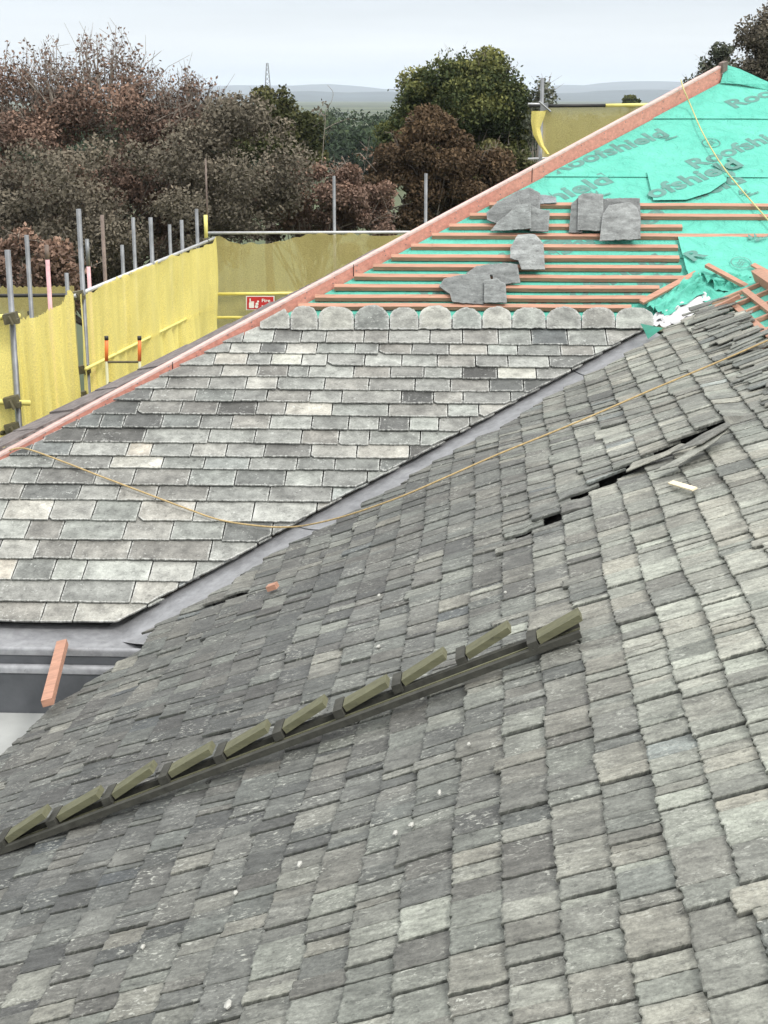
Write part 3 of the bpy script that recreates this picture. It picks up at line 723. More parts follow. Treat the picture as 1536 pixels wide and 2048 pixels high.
# lifted slates along the crack
def lifted(pxs, h, lift, tone, name='lifted_slate'):
    b = MB(); poly = [N0.uv(*p, h) for p in pxs]
    if sum((poly[i][0] * poly[(i + 1) % len(poly)][1] - poly[(i + 1) % len(poly)][0] * poly[i][1]) for i in range(len(poly))) < 0: poly = poly[::-1]
    b0 = min(p[1] for p in poly)
    b.slate(N0, poly, lambda a_, b_: h - .02 + lift * (b_ - b0), .007, tone, rnd.random(), step=.03, jit=.006, inset=.008); b.build(name, M['slateN'], near)
lifted([(1248, 936), (1262, 918), (1340, 893), (1362, 880), (1376, 884), (1330, 905)], .085, .02, .72)
lifted([(1305, 935), (1345, 915), (1400, 880), (1445, 846), (1456, 854), (1425, 880), (1350, 925)], .10, .02, .66)
lifted([(1340, 897), (1400, 862), (1452, 838), (1458, 846), (1400, 880)], .12, .02, .35)

# ================================================================== JUNCTION: crumpled sheet, fleece
def crumple(name, pxs, fr, h, amp, m, parent, seed, n=26, base=.0):
    b = MB(); q = [np.array(fr.uv(*p)) for p in pxs]
    def fn(s, t):
        p = q[0] * (1 - s) * (1 - t) + q[1] * s * (1 - t) + q[2] * s * t + q[3] * (1 - s) * t
        p = p + .03 * np.array([noise.noise(Vector((s * 5, t * 5, seed))), noise.noise(Vector((s * 5, t * 5, seed + 9)))])
        r = abs(noise.noise(Vector((s * 4 + t * 2, t * 4 - s, seed + 3)))) ; r2 = abs(noise.noise(Vector((s * 11, t * 9 + s * 4, seed + 5))))
        ed = math.sin(math.pi * min(1, max(0, s))) * .6 + .4
        return fr.P(p[0], p[1], h + amp * (1.6 * r + .25 * r2) * ed)
    b.grid(fn, n, n); return b.build(name, m, parent, smooth=True)
crumple('white_fleece', [(1296, 640), (1360, 655), (1432, 590), (1372, 588)], F, .0, .05, M['fleece'], far, 1.0)
crumple('crumpled_membrane', [(1292, 618), (1330, 640), (1440, 572), (1392, 548)], F, .02, .085, M['membrane'], far, 2.0)
crumple('crumpled_membrane', [(1385, 560), (1420, 626), (1545, 640), (1545, 560)], F, -.01, .08, M['membrane'], far, 5.5)
crumple('crumpled_membrane', [(1400, 562), (1425, 590), (1520, 600), (1480, 556)], F, .04, .07, M['membrane'], far, 8.5)
b = MB(); t1 = [N0.px(1281, 647, .07), N0.px(1326, 656, .07), N0.px(1296, 678, .06), N0.px(1288, 660, .09)]
b.add(t1, [(0, 3, 1), (3, 2, 1), (0, 2, 3)]); b.build('folded_membrane_corner', M['membrane_dark'], far)
crumple('white_fleece', [(1300, 652), (1330, 657), (1400, 622), (1330, 615)], F, .01, .04, M['fleece'], far, 11.0)

def loose(name, label, cat, a, b_, up, wd, ht, m, group=None):
    mb = MB(); mb.beam(a, b_, up, wd, ht); c = (np.array(a) + np.array(b_)) / 2; return tag(mb.build(name, m, None, c), label, cat, group)
loose('timber_offcut', 'long salmon batten lying slantwise over the crumpled green membrane by the stripped ridge', 'batten', F.px(1413, 533, .09), F.px(1560, 612, .12), nF, .045, .025, M['batten'])
loose('timber_offcut', 'short thick salmon batten end poking in on the green sheet above the crumpled membrane', 'batten', F.px(1505, 531, .07), F.px(1560, 560, .07), nF, .05, .016, M['batten'])
loose('timber_batten', 'salmon batten propped across the lead box gutter at the left edge', 'batten', Z(on_z(127, 1292, ZG + .03), 0, .0), N0.px(97, 1412, .06), np.array([-.2, -.3, 1]), .062, .04, M['batten'])
loose('timber_offcut', 'small orange block of timber on the near slates below the valley', 'wood block', N0.px(538, 1181, .05), N0.px(556, 1175, .05), nN, .05, .03, M['batten'])
loose('wooden_lath', 'short cream lath lying loose on the near slates below the crack', 'lath', N0.px(1342, 966, .055), N0.px(1390, 980, .055), nN, .03, .008, M['lath'])

# ------------------------------------------------------------------ loose slates stacked on the battens
C5 = lambda L: [(900 + x / 2.415, 350 + y / 2.415) for x, y in L]
LS = [
 ([(235, 130), (330, 85), (380, 75), (435, 100), (435, 190), (320, 205), (250, 180)], 'dark pointed loose slate at the back of the left heap, under the green sheet', .30),
 ([(175, 195), (235, 140), (330, 130), (350, 175), (240, 238), (180, 228)], 'loose slate jutting left from the left heap on the battens', .38),
 ([(270, 215), (320, 175), (388, 170), (392, 277), (240, 277), (195, 277), (230, 240)], 'broken grey slate in front of the left heap on the battens', .55),
 ([(388, 165), (430, 180), (482, 185), (475, 274), (385, 276)], 'squarish loose slate on the right side of the left heap', .42),
 ([(430, 92), (512, 103), (515, 130), (435, 130)], 'pale thin slate flake lying on the membrane beside the left heap', .95),
 ([(585, 150), (622, 120), (640, 272), (575, 270)], 'thin slate half hidden left of the paired slates at the middle of the battens', .30),
 ([(618, 128), (640, 113), (738, 113), (742, 270), (615, 272)], 'upright grey slate with a folded corner, left one of the middle slates', .50),
 ([(738, 122), (916, 122), (922, 232), (910, 240), (740, 235)], 'dark square slate behind the shouldered one on the battens', .22),
 ([(722, 325), (735, 215), (765, 175), (865, 165), (900, 190), (917, 235), (918, 325)], 'big pale shouldered slate in front at the middle of the battens', .62),
 ([(290, 375), (325, 320), (410, 318), (450, 360), (458, 470), (345, 470), (330, 430), (290, 420)], 'single round headed pale slate standing alone below the heaps', .80),
 ([(80, 470), (130, 440), (260, 432), (325, 440), (340, 520), (215, 525), (205, 480), (100, 490)], 'grey slate under the round headed slate, topmost of the lower heap', .50),
 ([(-52, 545), (-30, 510), (60, 490), (190, 480), (205, 540), (160, 615), (10, 610), (0, 575)], 'large patchy slate on the left of the lower heap', .45),
 ([(165, 525), (225, 515), (268, 538), (275, 620), (165, 620)], 'small square smooth slate at the bottom right of the lower heap', .60)]
for i, (L, lab, tone) in enumerate(LS):
    poly = [F.uv(*p, .062) for p in C5(L)]
    if sum((poly[j][0] * poly[(j + 1) % len(poly)][1] - poly[(j + 1) % len(poly)][0] * poly[j][1]) for j in range(len(poly))) < 0: poly = poly[::-1]
    v0 = min(p[1] for p in poly); hb_ = .054 + .019 * [0, 1, 2, 1, 0, 0, 1, 0, 2, 2, 0, 0, 1][i]; tw = [.1, -.08, .15, -.1, .03, .1, -.12, .04, .1, .02, .1, -.1, .0][i]
    um = sum(p[0] for p in poly) / len(poly)
    b = MB(); b.slate(F, poly, lambda u_, v_, hb_=hb_, tw=tw, um=um, v0=v0: hb_ + .08 * (v_ - v0) + tw * (u_ - um) * .5 + .006 * noise.noise(Vector((u_ * 12, v_ * 9, i))), .010, tone, rnd.uniform(.6, 1), step=.018, jit=.004, inset=.02)
    tag(b.build('loose_slate', M['slateL'], None, F.P(um, v0, .05)), lab, 'slate', 'loose slates laid on the battens')

# ------------------------------------------------------------------ white crumbs on the near slates
CH = [((470, 1784), (14, 8), 'white mortar crumb low on the near roof, left of the big gap between courses'), ((455, 2008), (26, 14), 'largest white chip, at the bottom edge of the near roof'),
      ((790, 1664), (18, 9), 'long white chip below the wooden roof ladder, lower of two close together'), ((822, 1648), (16, 8), 'white chip just above and right of another near the middle of the roof'),
      ((937, 1487), (12, 7), 'small white crumb on dark slates just below the wooden roof ladder'), ((598, 1726), (16, 12), 'rough white crumb near two courses left of the chip pair'),
      ((878, 1584), (12, 10), 'pale crumb between the ladder and the chip pair'), ((1010, 1184), (10, 5), 'tiny white crumb above the top end of the wooden roof ladder'),
      ((757, 1190), (12, 6), 'small white crumb among the slates above the ladder, middle of the roof'), ((285, 1892), (14, 7), 'white crumb at the bottom left of the near roof'),
      ((290, 1980), (10, 6), 'tiny white crumb near the bottom edge, left part of the near roof'), ((756, 1292), (16, 7), 'flat white flake above the ladder, under the smaller crumb')]
for (x, y), (w_, h_), lab in CH:
    b = MB(); k = 8; c = N.px(x, y, .046); sc = np.linalg.norm(c - CAM) / FPX
    ring = [c + uN * math.cos(2 * math.pi * j / k) * w_ * sc * .4 * rnd.uniform(.6, 1.1) + cN * math.sin(2 * math.pi * j / k) * h_ * sc * 1.1 * rnd.uniform(.6, 1.1) for j in range(k)]
    b.add(ring + [c + nN * .006] + [p - nN * .006 + (c - p) * .1 for p in ring], [(j, (j + 1) % k, k) for j in range(k)] + [(k + 1 + j, k + 1 + (j + 1) % k, (j + 1) % k, j) for j in range(k)])
    tag(b.build('mortar_chip', M['mortar'], None, c), lab, 'mortar chip', 'white crumbs scattered on the near slates')

# ------------------------------------------------------------------ wooden roof ladder
ld = thing('roof_ladder', 'mossy wooden roof ladder lying up the weathered slates, its boards tilted like saw teeth', 'ladder', N0.px(560, 1476, .04))
st = [(6, 1694), (109, 1651), (219, 1606), (332, 1563), (443, 1521), (560, 1475), (681, 1431), (798, 1380), (926, 1327), (1069, 1296)]
suv = [N0.uv(*p, .075) for p in st]; A0, A1 = suv[0], suv[-1]
dd = np.array([A1[0] - A0[0], A1[1] - A0[1]]); dd /= np.linalg.norm(dd); P3 = lambda p, s, w_, h: N0.P(p[0] + dd[0] * s - 0 + dd[1] * w_, p[1] + dd[1] * s - dd[0] * w_, h)
dir3 = cN * dd[0] + uN * dd[1]; wid3 = cN * dd[1] - uN * dd[0]
for w_ in (-.012, .105):
    b = MB(); s0, s1 = np.array(A0) - dd * 1.1, np.array(A1) + dd * .19
    b.beam(P3(s0, 0, w_, .055), P3(s1, 0, w_, .055), nN, .030, .026); b.build('rail', M['wet'], ld)
b = MB(); b.beam(P3(np.array(A0) - dd * 1.1, 0, .055, .062), P3(np.array(A1) + dd * .19, 0, .055, .062), nN, .010, .006); b.build('middle_rail', M['moss'], ld)
allst = [tuple(np.array(A0) - dd * .29 * k) for k in (3, 2, 1)] + suv
for i, p in enumerate(allst):
    b = MB(); b.box(P3(p, 0, .045, .090), dir3 * .020, wid3 * .068, nN * .018); b.build('rung', M['wet'], ld)
    b = MB(); L = .205 if i < len(allst) - 1 else .19; tl = rnd.uniform(.16, .24) if i < len(allst) - 1 else .16
    c = P3(p, .025 + L / 2, .045, .094 + tl * L / 2); ax = dir3 + nN * tl; ax /= np.linalg.norm(ax); nn = np.cross(wid3, ax); 
    if nn @ nN < 0: nn = -nn
    b.box(c, ax * L / 2, wid3 * .045, nn * .014); b.build('tread', M['moss'], ld)

# ------------------------------------------------------------------ ropes
def smooth_path(pts, n=6):
    o = []
    for i in range(len(pts) - 1):
        p0, p1, p2, p3 = pts[max(i - 1, 0)], pts[i], pts[i + 1], pts[min(i + 2, len(pts) - 1)]
        for k in range(n):
            t = k / n; o.append(.5 * ((2 * p1) + (-p0 + p2) * t + (2 * p0 - 5 * p1 + 4 * p2 - p3) * t * t + (-p0 + 3 * p1 - 3 * p2 + p3) * t ** 3))
    return o + [pts[-1]]
R1 = [(18, 901), (50, 897), (120, 921), (200, 952), (290, 986), (370, 1016), (440, 1040), (520, 1052)]
R2 = [(700, 1029), (800, 994), (900, 951), (1000, 907), (1150, 846), (1300, 781), (1450, 718), (1560, 670)]
pts = [F.px(x, y, .07) for x, y in R1] + [F.px(580, 1054, .05) * .5 + N0.px(580, 1054, .10) * .5, N0.px(630, 1047, .08)] + [N.px(x, y, .065) for x, y in R2]
b = MB(); b.tube(smooth_path(pts), .006, 6); tag(b.build('rope', M['rope'], None, pts[6], smooth=True), 'tan rope sagging from the salmon hip board across the lead valley onto the near slates', 'rope')
Y1 = [(1362, 160), (1368, 180), (1383, 215), (1405, 265), (1440, 325), (1480, 376), (1536, 440), (1570, 480)]
pts = [F.px(1362, 160, .16)] + [F.px(x, y, .05 if k else .16) for k, (x, y) in enumerate(Y1[1:])]
b = MB(); b.tube(smooth_path(pts), .0065, 6); tag(b.build('rope', M['ropey'], None, pts[3], smooth=True), 'thin yellow line running down over the green membrane from the hip board', 'rope')

# ================================================================== SCAFFOLD
def line_Y(px, x0): return -x0 / (-(px - 768) / FPX * 1.0 * (math.cos(PITCH) + 0) + .0737) if False else None
kx = math.tan(math.atan2(cN[0], cN[1]))
def scaf(px, x0):
    """distance at which the column px meets the scaffold line x = x0 + kx*Y (at eye level rays)"""
    r = ray(px, 500); m = r[0] / r[1]; return x0 / (m - kx)
sc = thing('scaffold', 'tube scaffold standing behind the far roof on the left, grey and pink uprights above nets', 'scaffold', (-5, 20, 0))
poles = [(15, 500, -5.0, 'steel'), (53, 470, -6.2, 'steel'), (93, 490, -6.2, 'pink'), (133, 546, -6.2, 'steel'), (157, 418, -5.0, 'steel'), (174, 478, -6.3, 'pink2'), (204, 430, -6.2, 'rust'), (244, 490, -6.0, 'steel'), (266, 435, -5.9, 'steel'),
         (301, 435, -5.0, 'steel'), (339, 449, -5.8, 'steel'), (363, 440, -5.05, 'steel'), (393, 418, -5.0, 'steel')]
for px, yt, x0, kd in poles:
    Y = scaf(px, x0); tp = at_y(px, yt, Y); b = MB(); rr_ = .030
    if kd == 'pink2':
        mid = tp - np.array([0, 0, .42]); b.tube([mid, (tp[0] , tp[1], tp[2])], rr_, 10); b.build('upright', M['steel'], sc, smooth=True)
        b = MB(); b.tube([(tp[0] , tp[1], 0), mid], rr_, 10); b.build('upright', M['pink'], sc, smooth=True)
    elif kd == 'pink':
        mid = tp - np.array([0, 0, .2]); b.tube([mid, tp], rr_, 10); b.build('upright', M['steel_rust'], sc, smooth=True)
        b = MB(); b.tube([(tp[0], tp[1], 0), mid], rr_, 10); b.build('upright', M['pink'], sc, smooth=True)
    else:
        b.tube([(tp[0] , tp[1], 0), tp], rr_, 10); b.build('upright', M['steel' if kd == 'steel' else 'steel_rust'], sc, smooth=True)
YB = scaf(425, -5.0)
for px, yt, dy, m, r in ((668, 352, .2, 'steel', .028), (852, 347, .4, 'steel', .03), (411, 318, -.1, 'steel_rust', .016), (411, 430, -.14, 'yellow', .034)):
    tp = at_y(px, yt, YB + dy); b = MB(); b.tube([(tp[0], tp[1], 0 if px != 411 else (tp[2] - 1.2)), tp], r, 10)
    if m == 'yellow': b = MB(); b.tube([tp - np.array([0, 0, .42]), tp], r, 10)
    b.build('upright', M[m], sc, smooth=True)
def tubepx(p, q, Y0, Y1, m, r=.026, name='ledger', ext0=0):
    b = MB(); b.tube([at_y(*p, Y0), at_y(*q, Y1)], r, 10); return b.build(name, M[m], sc, smooth=True)
Ya, Yb = scaf(150, -5.0), YB
tubepx((150, 592), (430, 476), Ya, Yb, 'steel_bright')                    # long top rail
tubepx((-60, 592), (150, 590), scaf(150, -6.2) + .5, scaf(150, -6.2), 'black', .028)
tubepx((414, 466), (900, 464), Yb + .05, Yb + .1, 'steel_bright', .026)   # rear top rail
tubepx((424, 588), (640, 586), Yb - .1, Yb - .05, 'yellow', .028)
tubepx((380, 635), (640, 634), Yb - .1, Yb - .05, 'yellow', .024)
tubepx((-80, 640), (40, 632), scaf(20, -5.0) - .4, scaf(20, -5.0) - .06, 'yellow', .03)
tubepx((-80, 800), (60, 806), scaf(20, -5.0) - .4, scaf(20, -5.0) - .06, 'yellow', .03)
tubepx((-80, 875), (30, 862), scaf(20, -5.0) - .4, scaf(20, -5.0) - .06, 'coupler', .03)
tubepx((172, 738), (424, 612), Ya - .22, Yb - .3, 'yellow', .022)               # mid rail behind the net
for px, py, x0, s in ((157, 590, -5.0, .06), (168, 738, -4.95, .06), (165, 790, -4.95, .055), (22, 636, -4.95, .065), (24, 803, -4.95, .07), (26, 856, -4.95, .07), (412, 480, -5.0, .04), (60, 625, -6.2, .03)):
    p = at_y(px, py, scaf(px, x0) - .06); b = MB(); b.box(p, (s, 0, s * .2), (0, s, 0), (-s * .15, 0, s * .8)); b.box(p + np.array([s * .9, -s * .5, -s * .4]), (s * .5, 0, 0), (0, s * .6, 0), (0, 0, s * .4)); b.tube([p + np.array([0, -s * 1.5, s * .5]), p + np.array([s * .6, -s * 1.4, -s * .9])], s * .25, 6); b.build('coupler', M['coupler'], sc)
# netting
def net(name, top, Y0, Y1, drop, m, label, seed, nu=80, nv=24, fold=.05, groupn=None, bott=None):
    """top: list of pixels along the upper hem, depth running from Y0 to Y1"""
    b = MB(); xs = [p[0] for p in top]; ys = [p[1] for p in top]
    def fn(s, t):
        px = xs[0] + (xs[-1] - xs[0]) * s; py = float(np.interp(px, xs, ys)); 
        iY = 1 / Y0 + (1 / Y1 - 1 / Y0) * s; p = at_y(px, py, 1 / iY)
        f = fold * (noise.noise(Vector((s * 16, t * 1.5, seed))) + .6 * noise.noise(Vector((s * 45, t * .8 + s * 6, seed + 2)))) * (.35 + t)
        hem = .09 * abs(noise.noise(Vector((s * 20, 0, seed)))) * (1 - t) ** 3
        return p + np.array([f * 1.0, -f, -drop * t + hem])
    b.grid(fn, nu, nv); o = b.build(name, m, None, at_y(xs[0], ys[0], Y0) - np.array([0, 0, drop]), smooth=True)
    return tag(o, label, 'netting', groupn)
G = 'yellow debris netting on the scaffold'
net('debris_net', [(160, 590), (190, 585), (215, 566), (240, 560), (268, 545), (300, 532), (320, 527), (350, 512), (372, 507), (395, 498), (425, 486), (432, 473)], Ya - .03, Yb - .05, 2.6, M['net'],
    'bright yellow net panel hanging from the long sloping rail behind the ladder stiles', 1.0, fold=.20, groupn=G, nu=110)
net('debris_net', [(26, 636), (48, 640), (75, 634), (100, 622), (118, 612), (128, 607), (135, 590), (141, 583), (147, 588)], scaf(24, -5.0) - .12, Ya - .3, 2.4, M['net'],
    'bright yellow net panel between the two left uprights, its hem bunched', 3.0, fold=.15, groupn=G, nu=60)
net('debris_net', [(-160, 640), (-60, 632), (8, 632), (17, 640)], scaf(24, -5.0) - .6, scaf(24, -5.0) - .15, 2.4, M['net'],
    'strip of yellow netting at the left edge of the picture, before the first upright', 5.0, fold=.04, groupn=G, nu=30)
net('debris_net', [(-80, 585), (0, 577), (60, 575), (110, 575), (148, 572)], scaf(150, -6.4) + .7, scaf(150, -6.4), 1.7, M['net_thin'],
    'thin yellow net on the outer rail behind the left uprights', 6.0, fold=.04, groupn=G, nu=40)
net('debris_net', [(430, 473), (450, 480), (480, 489), (520, 490), (560, 484), (590, 476), (625, 470), (640, 469), (700, 471), (760, 472), (840, 470), (1000, 470)], Yb - .04, Yb, 2.2, M['net_thin'],
    'see-through yellow net, backlit tone put into its colour, across the rear scaffold bay, its hem sagging above the fire sign', 7.0, fold=.05, groupn=G, nu=110)
# tall scaffold bay behind the apex
sc2 = thing('scaffold', 'taller scaffold bay behind the hip near the apex with a black and yellow tube', 'scaffold', (3.5, 28, 0))
YT = 28.0
for p, q, m, r, nm in (((1085, 156), (1085, 1000), 'steel', .036, 'upright'), ((1058, 212), (1211, 211), 'black', .032, 'ledger'), ((1211, 211), (1330, 209), 'yellow', .032, 'ledger'), ((1056, 208), (1084, 208), 'steel_bright', .02, 'ledger'), ((1056, 318), (1100, 316), 'steel_bright', .022, 'ledger')):
    a, c = at_y(*p, YT), at_y(*q, YT)
    if nm == 'upright': c = np.array([a[0], a[1], 0])
    b = MB(); b.tube([a, c], r, 10); b.build(nm, M[m], sc2, smooth=True)
b = MB(); p = at_y(1088, 214, YT - .05); b.box(p, (.07, 0, .02), (0, .06, 0), (0, 0, .06)); b.tube([p + np.array([-.1, -.05, .1]), p + np.array([.12, -.05, -.08])], .02, 6); b.build('coupler', M['steel'], sc2)
net('debris_net', [(1086, 217), (1150, 214), (1250, 213), (1420, 213)], YT + .05, YT + .05, 2.0, M['net_thin'], 'yellow net, backlit tone put into its colour, under the black and yellow tube behind the hip board', 9.0, fold=.03, groupn=G, nu=40)
b = MB()
def fn(s, t):
    l = np.interp(t, [0, .25, .55, .8, 1], [1063, 1062, 1066, 1078, 1092]); r = np.interp(t, [0, .1, .4, .8, 1], [1092, 1090, 1072 + 8, 1088, 1099]); y = 222 + t * 86
    return at_y(l + (r - l) * s, y, YT - .1 - .12 * math.sin(s * math.pi))
b.grid(fn, 10, 24); tag(b.build('debris_net', M['net'], None, at_y(1085, 300, YT), smooth=True), 'bunched yellow tail of netting hanging from the tall upright behind the hip', 'netting', G)
# ladder with orange tips
YL = scaf(279, -5.0) * .80
la = thing('access_ladder', 'pale ladder with orange stile tips poking up before the yellow net', 'ladder', at_y(246, 800, YL))
for px in (213, 279):
    tp, mid, bt = at_y(px, 680, YL), at_y(px, 722, YL), at_y(px, 800, YL)
    b = MB(); b.tube([(bt[0], bt[1], bt[2] - 2.5), mid], .018, 8); s = b.build('stile', M['fibre'], la, smooth=True)
    b = MB(); b.tube([mid, tp], .021, 8); b.build('orange_tip', M['orange'], s, smooth=True)
    b = MB(); b.tube([tp, tp + np.array([0, 0, .045])], .024, 8); b.build('end_cap', M['black'], s, smooth=True)
for k in range(9):
    y = 724 + k * 42; b = MB(); b.tube([at_y(213, y, YL), at_y(279, y, YL)], .014, 6); b.build('rung', M['coupler'], la)
# fire sign
sg = thing('fire_sign', 'red and white fire sign with a hand symbol hung on the rear scaffold rail', 'sign', at_y(521, 620, YB - .2))
YS = YB - .22
def quad(b, x0, y0, x1, y1, Y): b.add([at_y(x0, y1, Y), at_y(x1, y1, Y), at_y(x1, y0, Y), at_y(x0, y0, Y)], [(0, 1, 2, 3)])
b = MB(); c0 = (at_y(492, 592, YS) + at_y(549, 620, YS)) / 2; wv = (at_y(549, 606, YS) - at_y(492, 606, YS)) / 2; hv = (at_y(520, 592, YS) - at_y(520, 620, YS)) / 2
b.box(c0, wv, (0, .006, 0), hv); b.build('plate', M['white'], sg)
b = MB(); quad(b, 494, 593.5, 547, 618.5, YS - .012); b.build('red_field', M['red'], sg)
b = MB(); quad(b, 498, 605, 508, 616, YS - .016); quad(b, 499, 597, 501.5, 607, YS - .0165)
for k in range(3): quad(b, 502.3 + k * 2.1, 602.5, 503.9 + k * 2.1, 606, YS - .0165)
for k, (x, y, r) in enumerate(((514, 608, 3.2), (516, 603, 2.2), (513, 613, 3.6))): 
    b.add([at_y(x + r * math.cos(a), y + r * math.sin(a), YS - .0165) for a in np.linspace(0, 2 * math.pi, 9)[:-1]], [tuple(range(8))])
def sign_text(b, body, px, py, hpx, Y):
    cu = bpy.data.curves.new('t', 'FONT'); cu.body = body; cu.size = 1; cu.offset = .02; o = bpy.data.objects.new('t', cu); COL.objects.link(o); bpy.context.view_layer.update()
    me = o.to_mesh(); V = np.array([v.co[:] for v in me.vertices]); Fc = [list(p.vertices) for p in me.polygons]; o.to_mesh_clear(); bpy.data.objects.remove(o); bpy.data.curves.remove(cu)
    b.add([at_y(px + v[0] * hpx * 1.25, py - v[1] * hpx, Y) for v in V], Fc)
sign_text(b, 'Fire', 523, 604, 9, YS - .0165); sign_text(b, 'action', 523, 614, 7, YS - .0165)
b.build('symbol', M['white'], sg)

# ================================================================== TREES
def np_leaves(name, P, size, tone, m, parent, seed):
    """many small leaf faces at P with per-leaf tone"""
    rs_ = np.random.RandomState(seed); n = len(P); P = P - ORG[parent.name]
    a = rs_.normal(size=(n, 3)); a /= np.linalg.norm(a, axis=1)[:, None]; c = rs_.normal(size=(n, 3)); b_ = np.cross(a, c); b_ /= np.linalg.norm(b_, axis=1)[:, None]
    s = (size * rs_.uniform(.6, 1.4, n))[:, None]
    V = np.stack([P - a * s, P - b_ * s * .55, P + a * s, P + b_ * s * .55], 1).reshape(-1, 3)
    me = bpy.data.meshes.new(name); me.vertices.add(4 * n); me.vertices.foreach_set('co', V.astype(np.float32).ravel()); me.loops.add(4 * n); me.loops.foreach_set('vertex_index', np.arange(4 * n, dtype=np.int32))
    me.polygons.add(n); me.polygons.foreach_set('loop_start', np.arange(0, 4 * n, 4, dtype=np.int32)); me.update(calc_edges=True)
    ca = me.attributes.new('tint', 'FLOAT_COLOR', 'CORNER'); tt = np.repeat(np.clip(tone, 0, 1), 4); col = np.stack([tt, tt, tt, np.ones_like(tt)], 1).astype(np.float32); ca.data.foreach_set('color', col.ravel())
    me.materials.append(m); o = bpy.data.objects.new(name, me); COL.objects.link(o); o.parent = parent; return o
def tree(name, label, Y, ells, lm, nleaf, lsize, seed, clumps=60, sparse=0, twigs=0, twE=None, group='trees beyond the scaffold', bark='bark', cr=.20, lightbias=0.0, depth=.9):
    """ells: crown envelope as ellipses in picture measure (cx, cy, rx, ry), given real depth; trunk and limbs to every clump"""
    rs_ = np.random.RandomState(seed); sc_ = Y / FPX
    E = []
    for cx, cy, rx, ry in ells:
        c = at_y(cx, cy, Y); E.append((c, rx * sc_, ry * sc_))
    base = np.array([E[0][0][0], E[0][0][1], 0]); root = thing(name, label, 'tree', base, group)
    wts = np.array([e[1] * e[2] for e in E]); wts = wts / wts.sum(); cl = []
    for k in range(clumps):
        c, rx, rz = E[rs_.choice(len(E), p=wts)]; d = rs_.normal(size=3); d /= np.linalg.norm(d); r = rs_.uniform(.35, 1) ** .5
        cl.append(c + d * r * np.array([rx, rx * depth, rz]) * .92)
    cl = np.array(cl); Rm = np.mean([min(e[1], e[2]) for e in E]); cs = Rm * cr * rs_.uniform(.6, 1.5, clumps)
    # leaves in clumps
    n_in = nleaf; ci = rs_.choice(clumps, n_in, p=cs ** 2 / (cs ** 2).sum()); d = rs_.normal(size=(n_in, 3)); d /= np.linalg.norm(d, axis=1)[:, None]
    rr_ = rs_.uniform(0, 1, n_in) ** .45; P = cl[ci] + d * (rr_ * cs[ci])[:, None] * [1.15, 1.15, .9]
    # filler through the whole envelope keeps the middle dense
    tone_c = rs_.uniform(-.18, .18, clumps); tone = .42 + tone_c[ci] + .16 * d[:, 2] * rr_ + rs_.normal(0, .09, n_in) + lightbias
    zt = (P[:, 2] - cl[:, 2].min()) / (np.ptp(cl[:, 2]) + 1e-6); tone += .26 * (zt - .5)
    T = [P]; TN = [tone]
    mb = MB(); top0 = np.array([base[0], base[1], cl[:, 2].min() + .3 * np.ptp(cl[:, 2])])
    mb.tube([base, base * .5 + top0 * .5 + rs_.normal(0, .08, 3), top0], .03 * top0[2], 8, .012 * top0[2])
    trunk = mb.build('trunk', M[bark], root, smooth=True); mb = MB()
    for k in range(min(clumps, 46)):
        st_ = base + (top0 - base) * rs_.uniform(.55, 1.0); en = cl[k]; md = st_ * .5 + en * .5 + np.array([0, 0, .12 * np.linalg.norm(en - st_)]) * rs_.uniform(-.3, 1) + rs_.normal(0, .1, 3)
        mb.tube([st_, md, en], .05 * Rm * .5, 5, .008, cap=False)
    # thin twigs with a few leaves each, breaking the outline
    tp_, tn_ = [], []
    EE = [(at_y(q[0], q[1], Y), q[2] * sc_, q[3] * sc_) for q in twE] if twE else E
    for k in range(twigs):
        c, rx, rz = EE[rs_.randint(len(EE))]; ang = rs_.uniform(-1.25, 1.25); yo = rs_.uniform(-.6, .6)
        s0 = c + np.array([math.sin(ang) * rx * .6, yo * rx * .6, math.cos(ang) * rz * .55]); ln = rs_.uniform(.35, .62)
        s1 = c + np.array([math.sin(ang + rs_.uniform(-.12, .12)) * rx * (.6 + ln), yo * rx * .7, math.cos(ang) * rz * (.6 + ln)]); m_ = (s0 + s1) / 2 + rs_.normal(0, .12, 3)
        mb.tube([s0, m_, s1], .016, 4, .004, cap=False)
        for j in range(rs_.randint(10, 34)):
            t = rs_.uniform(.1, 1); q = (s0 * (1 - t) ** 2 + 2 * m_ * t * (1 - t) + s1 * t * t) + rs_.normal(0, .10, 3) * (1.3 - .7 * t); tp_.append(q); tn_.append(.5 + rs_.normal(0, .2))
            if j % 7 == 0: 
                e_ = q + rs_.normal(0, .14, 3) + np.array([0, 0, .08]); mb.tube([s0 * (1 - t) + s1 * t, e_], .006, 3, .003, cap=False)
    if tp_: T.append(np.array(tp_)); TN.append(np.array(tn_))
    mb.build('limbs', M['twig' if twigs else bark], root, smooth=True)
    np_leaves('crown', np.concatenate(T), lsize, np.concatenate(TN), M[lm], root, seed + 1); return root
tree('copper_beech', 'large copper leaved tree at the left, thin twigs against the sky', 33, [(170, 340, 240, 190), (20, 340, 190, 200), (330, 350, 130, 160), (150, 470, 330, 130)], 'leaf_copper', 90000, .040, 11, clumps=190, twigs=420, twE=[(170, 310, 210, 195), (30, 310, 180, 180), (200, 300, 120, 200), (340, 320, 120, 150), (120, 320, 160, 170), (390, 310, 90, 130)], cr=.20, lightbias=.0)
tree('deciduous_tree', 'dull brown green tree behind the left uprights, below the copper tree', 31, [(250, 420, 330, 150), (480, 330, 150, 120), (60, 480, 200, 120)], 'leaf_dull', 80000, .040, 12, clumps=150, cr=.30)
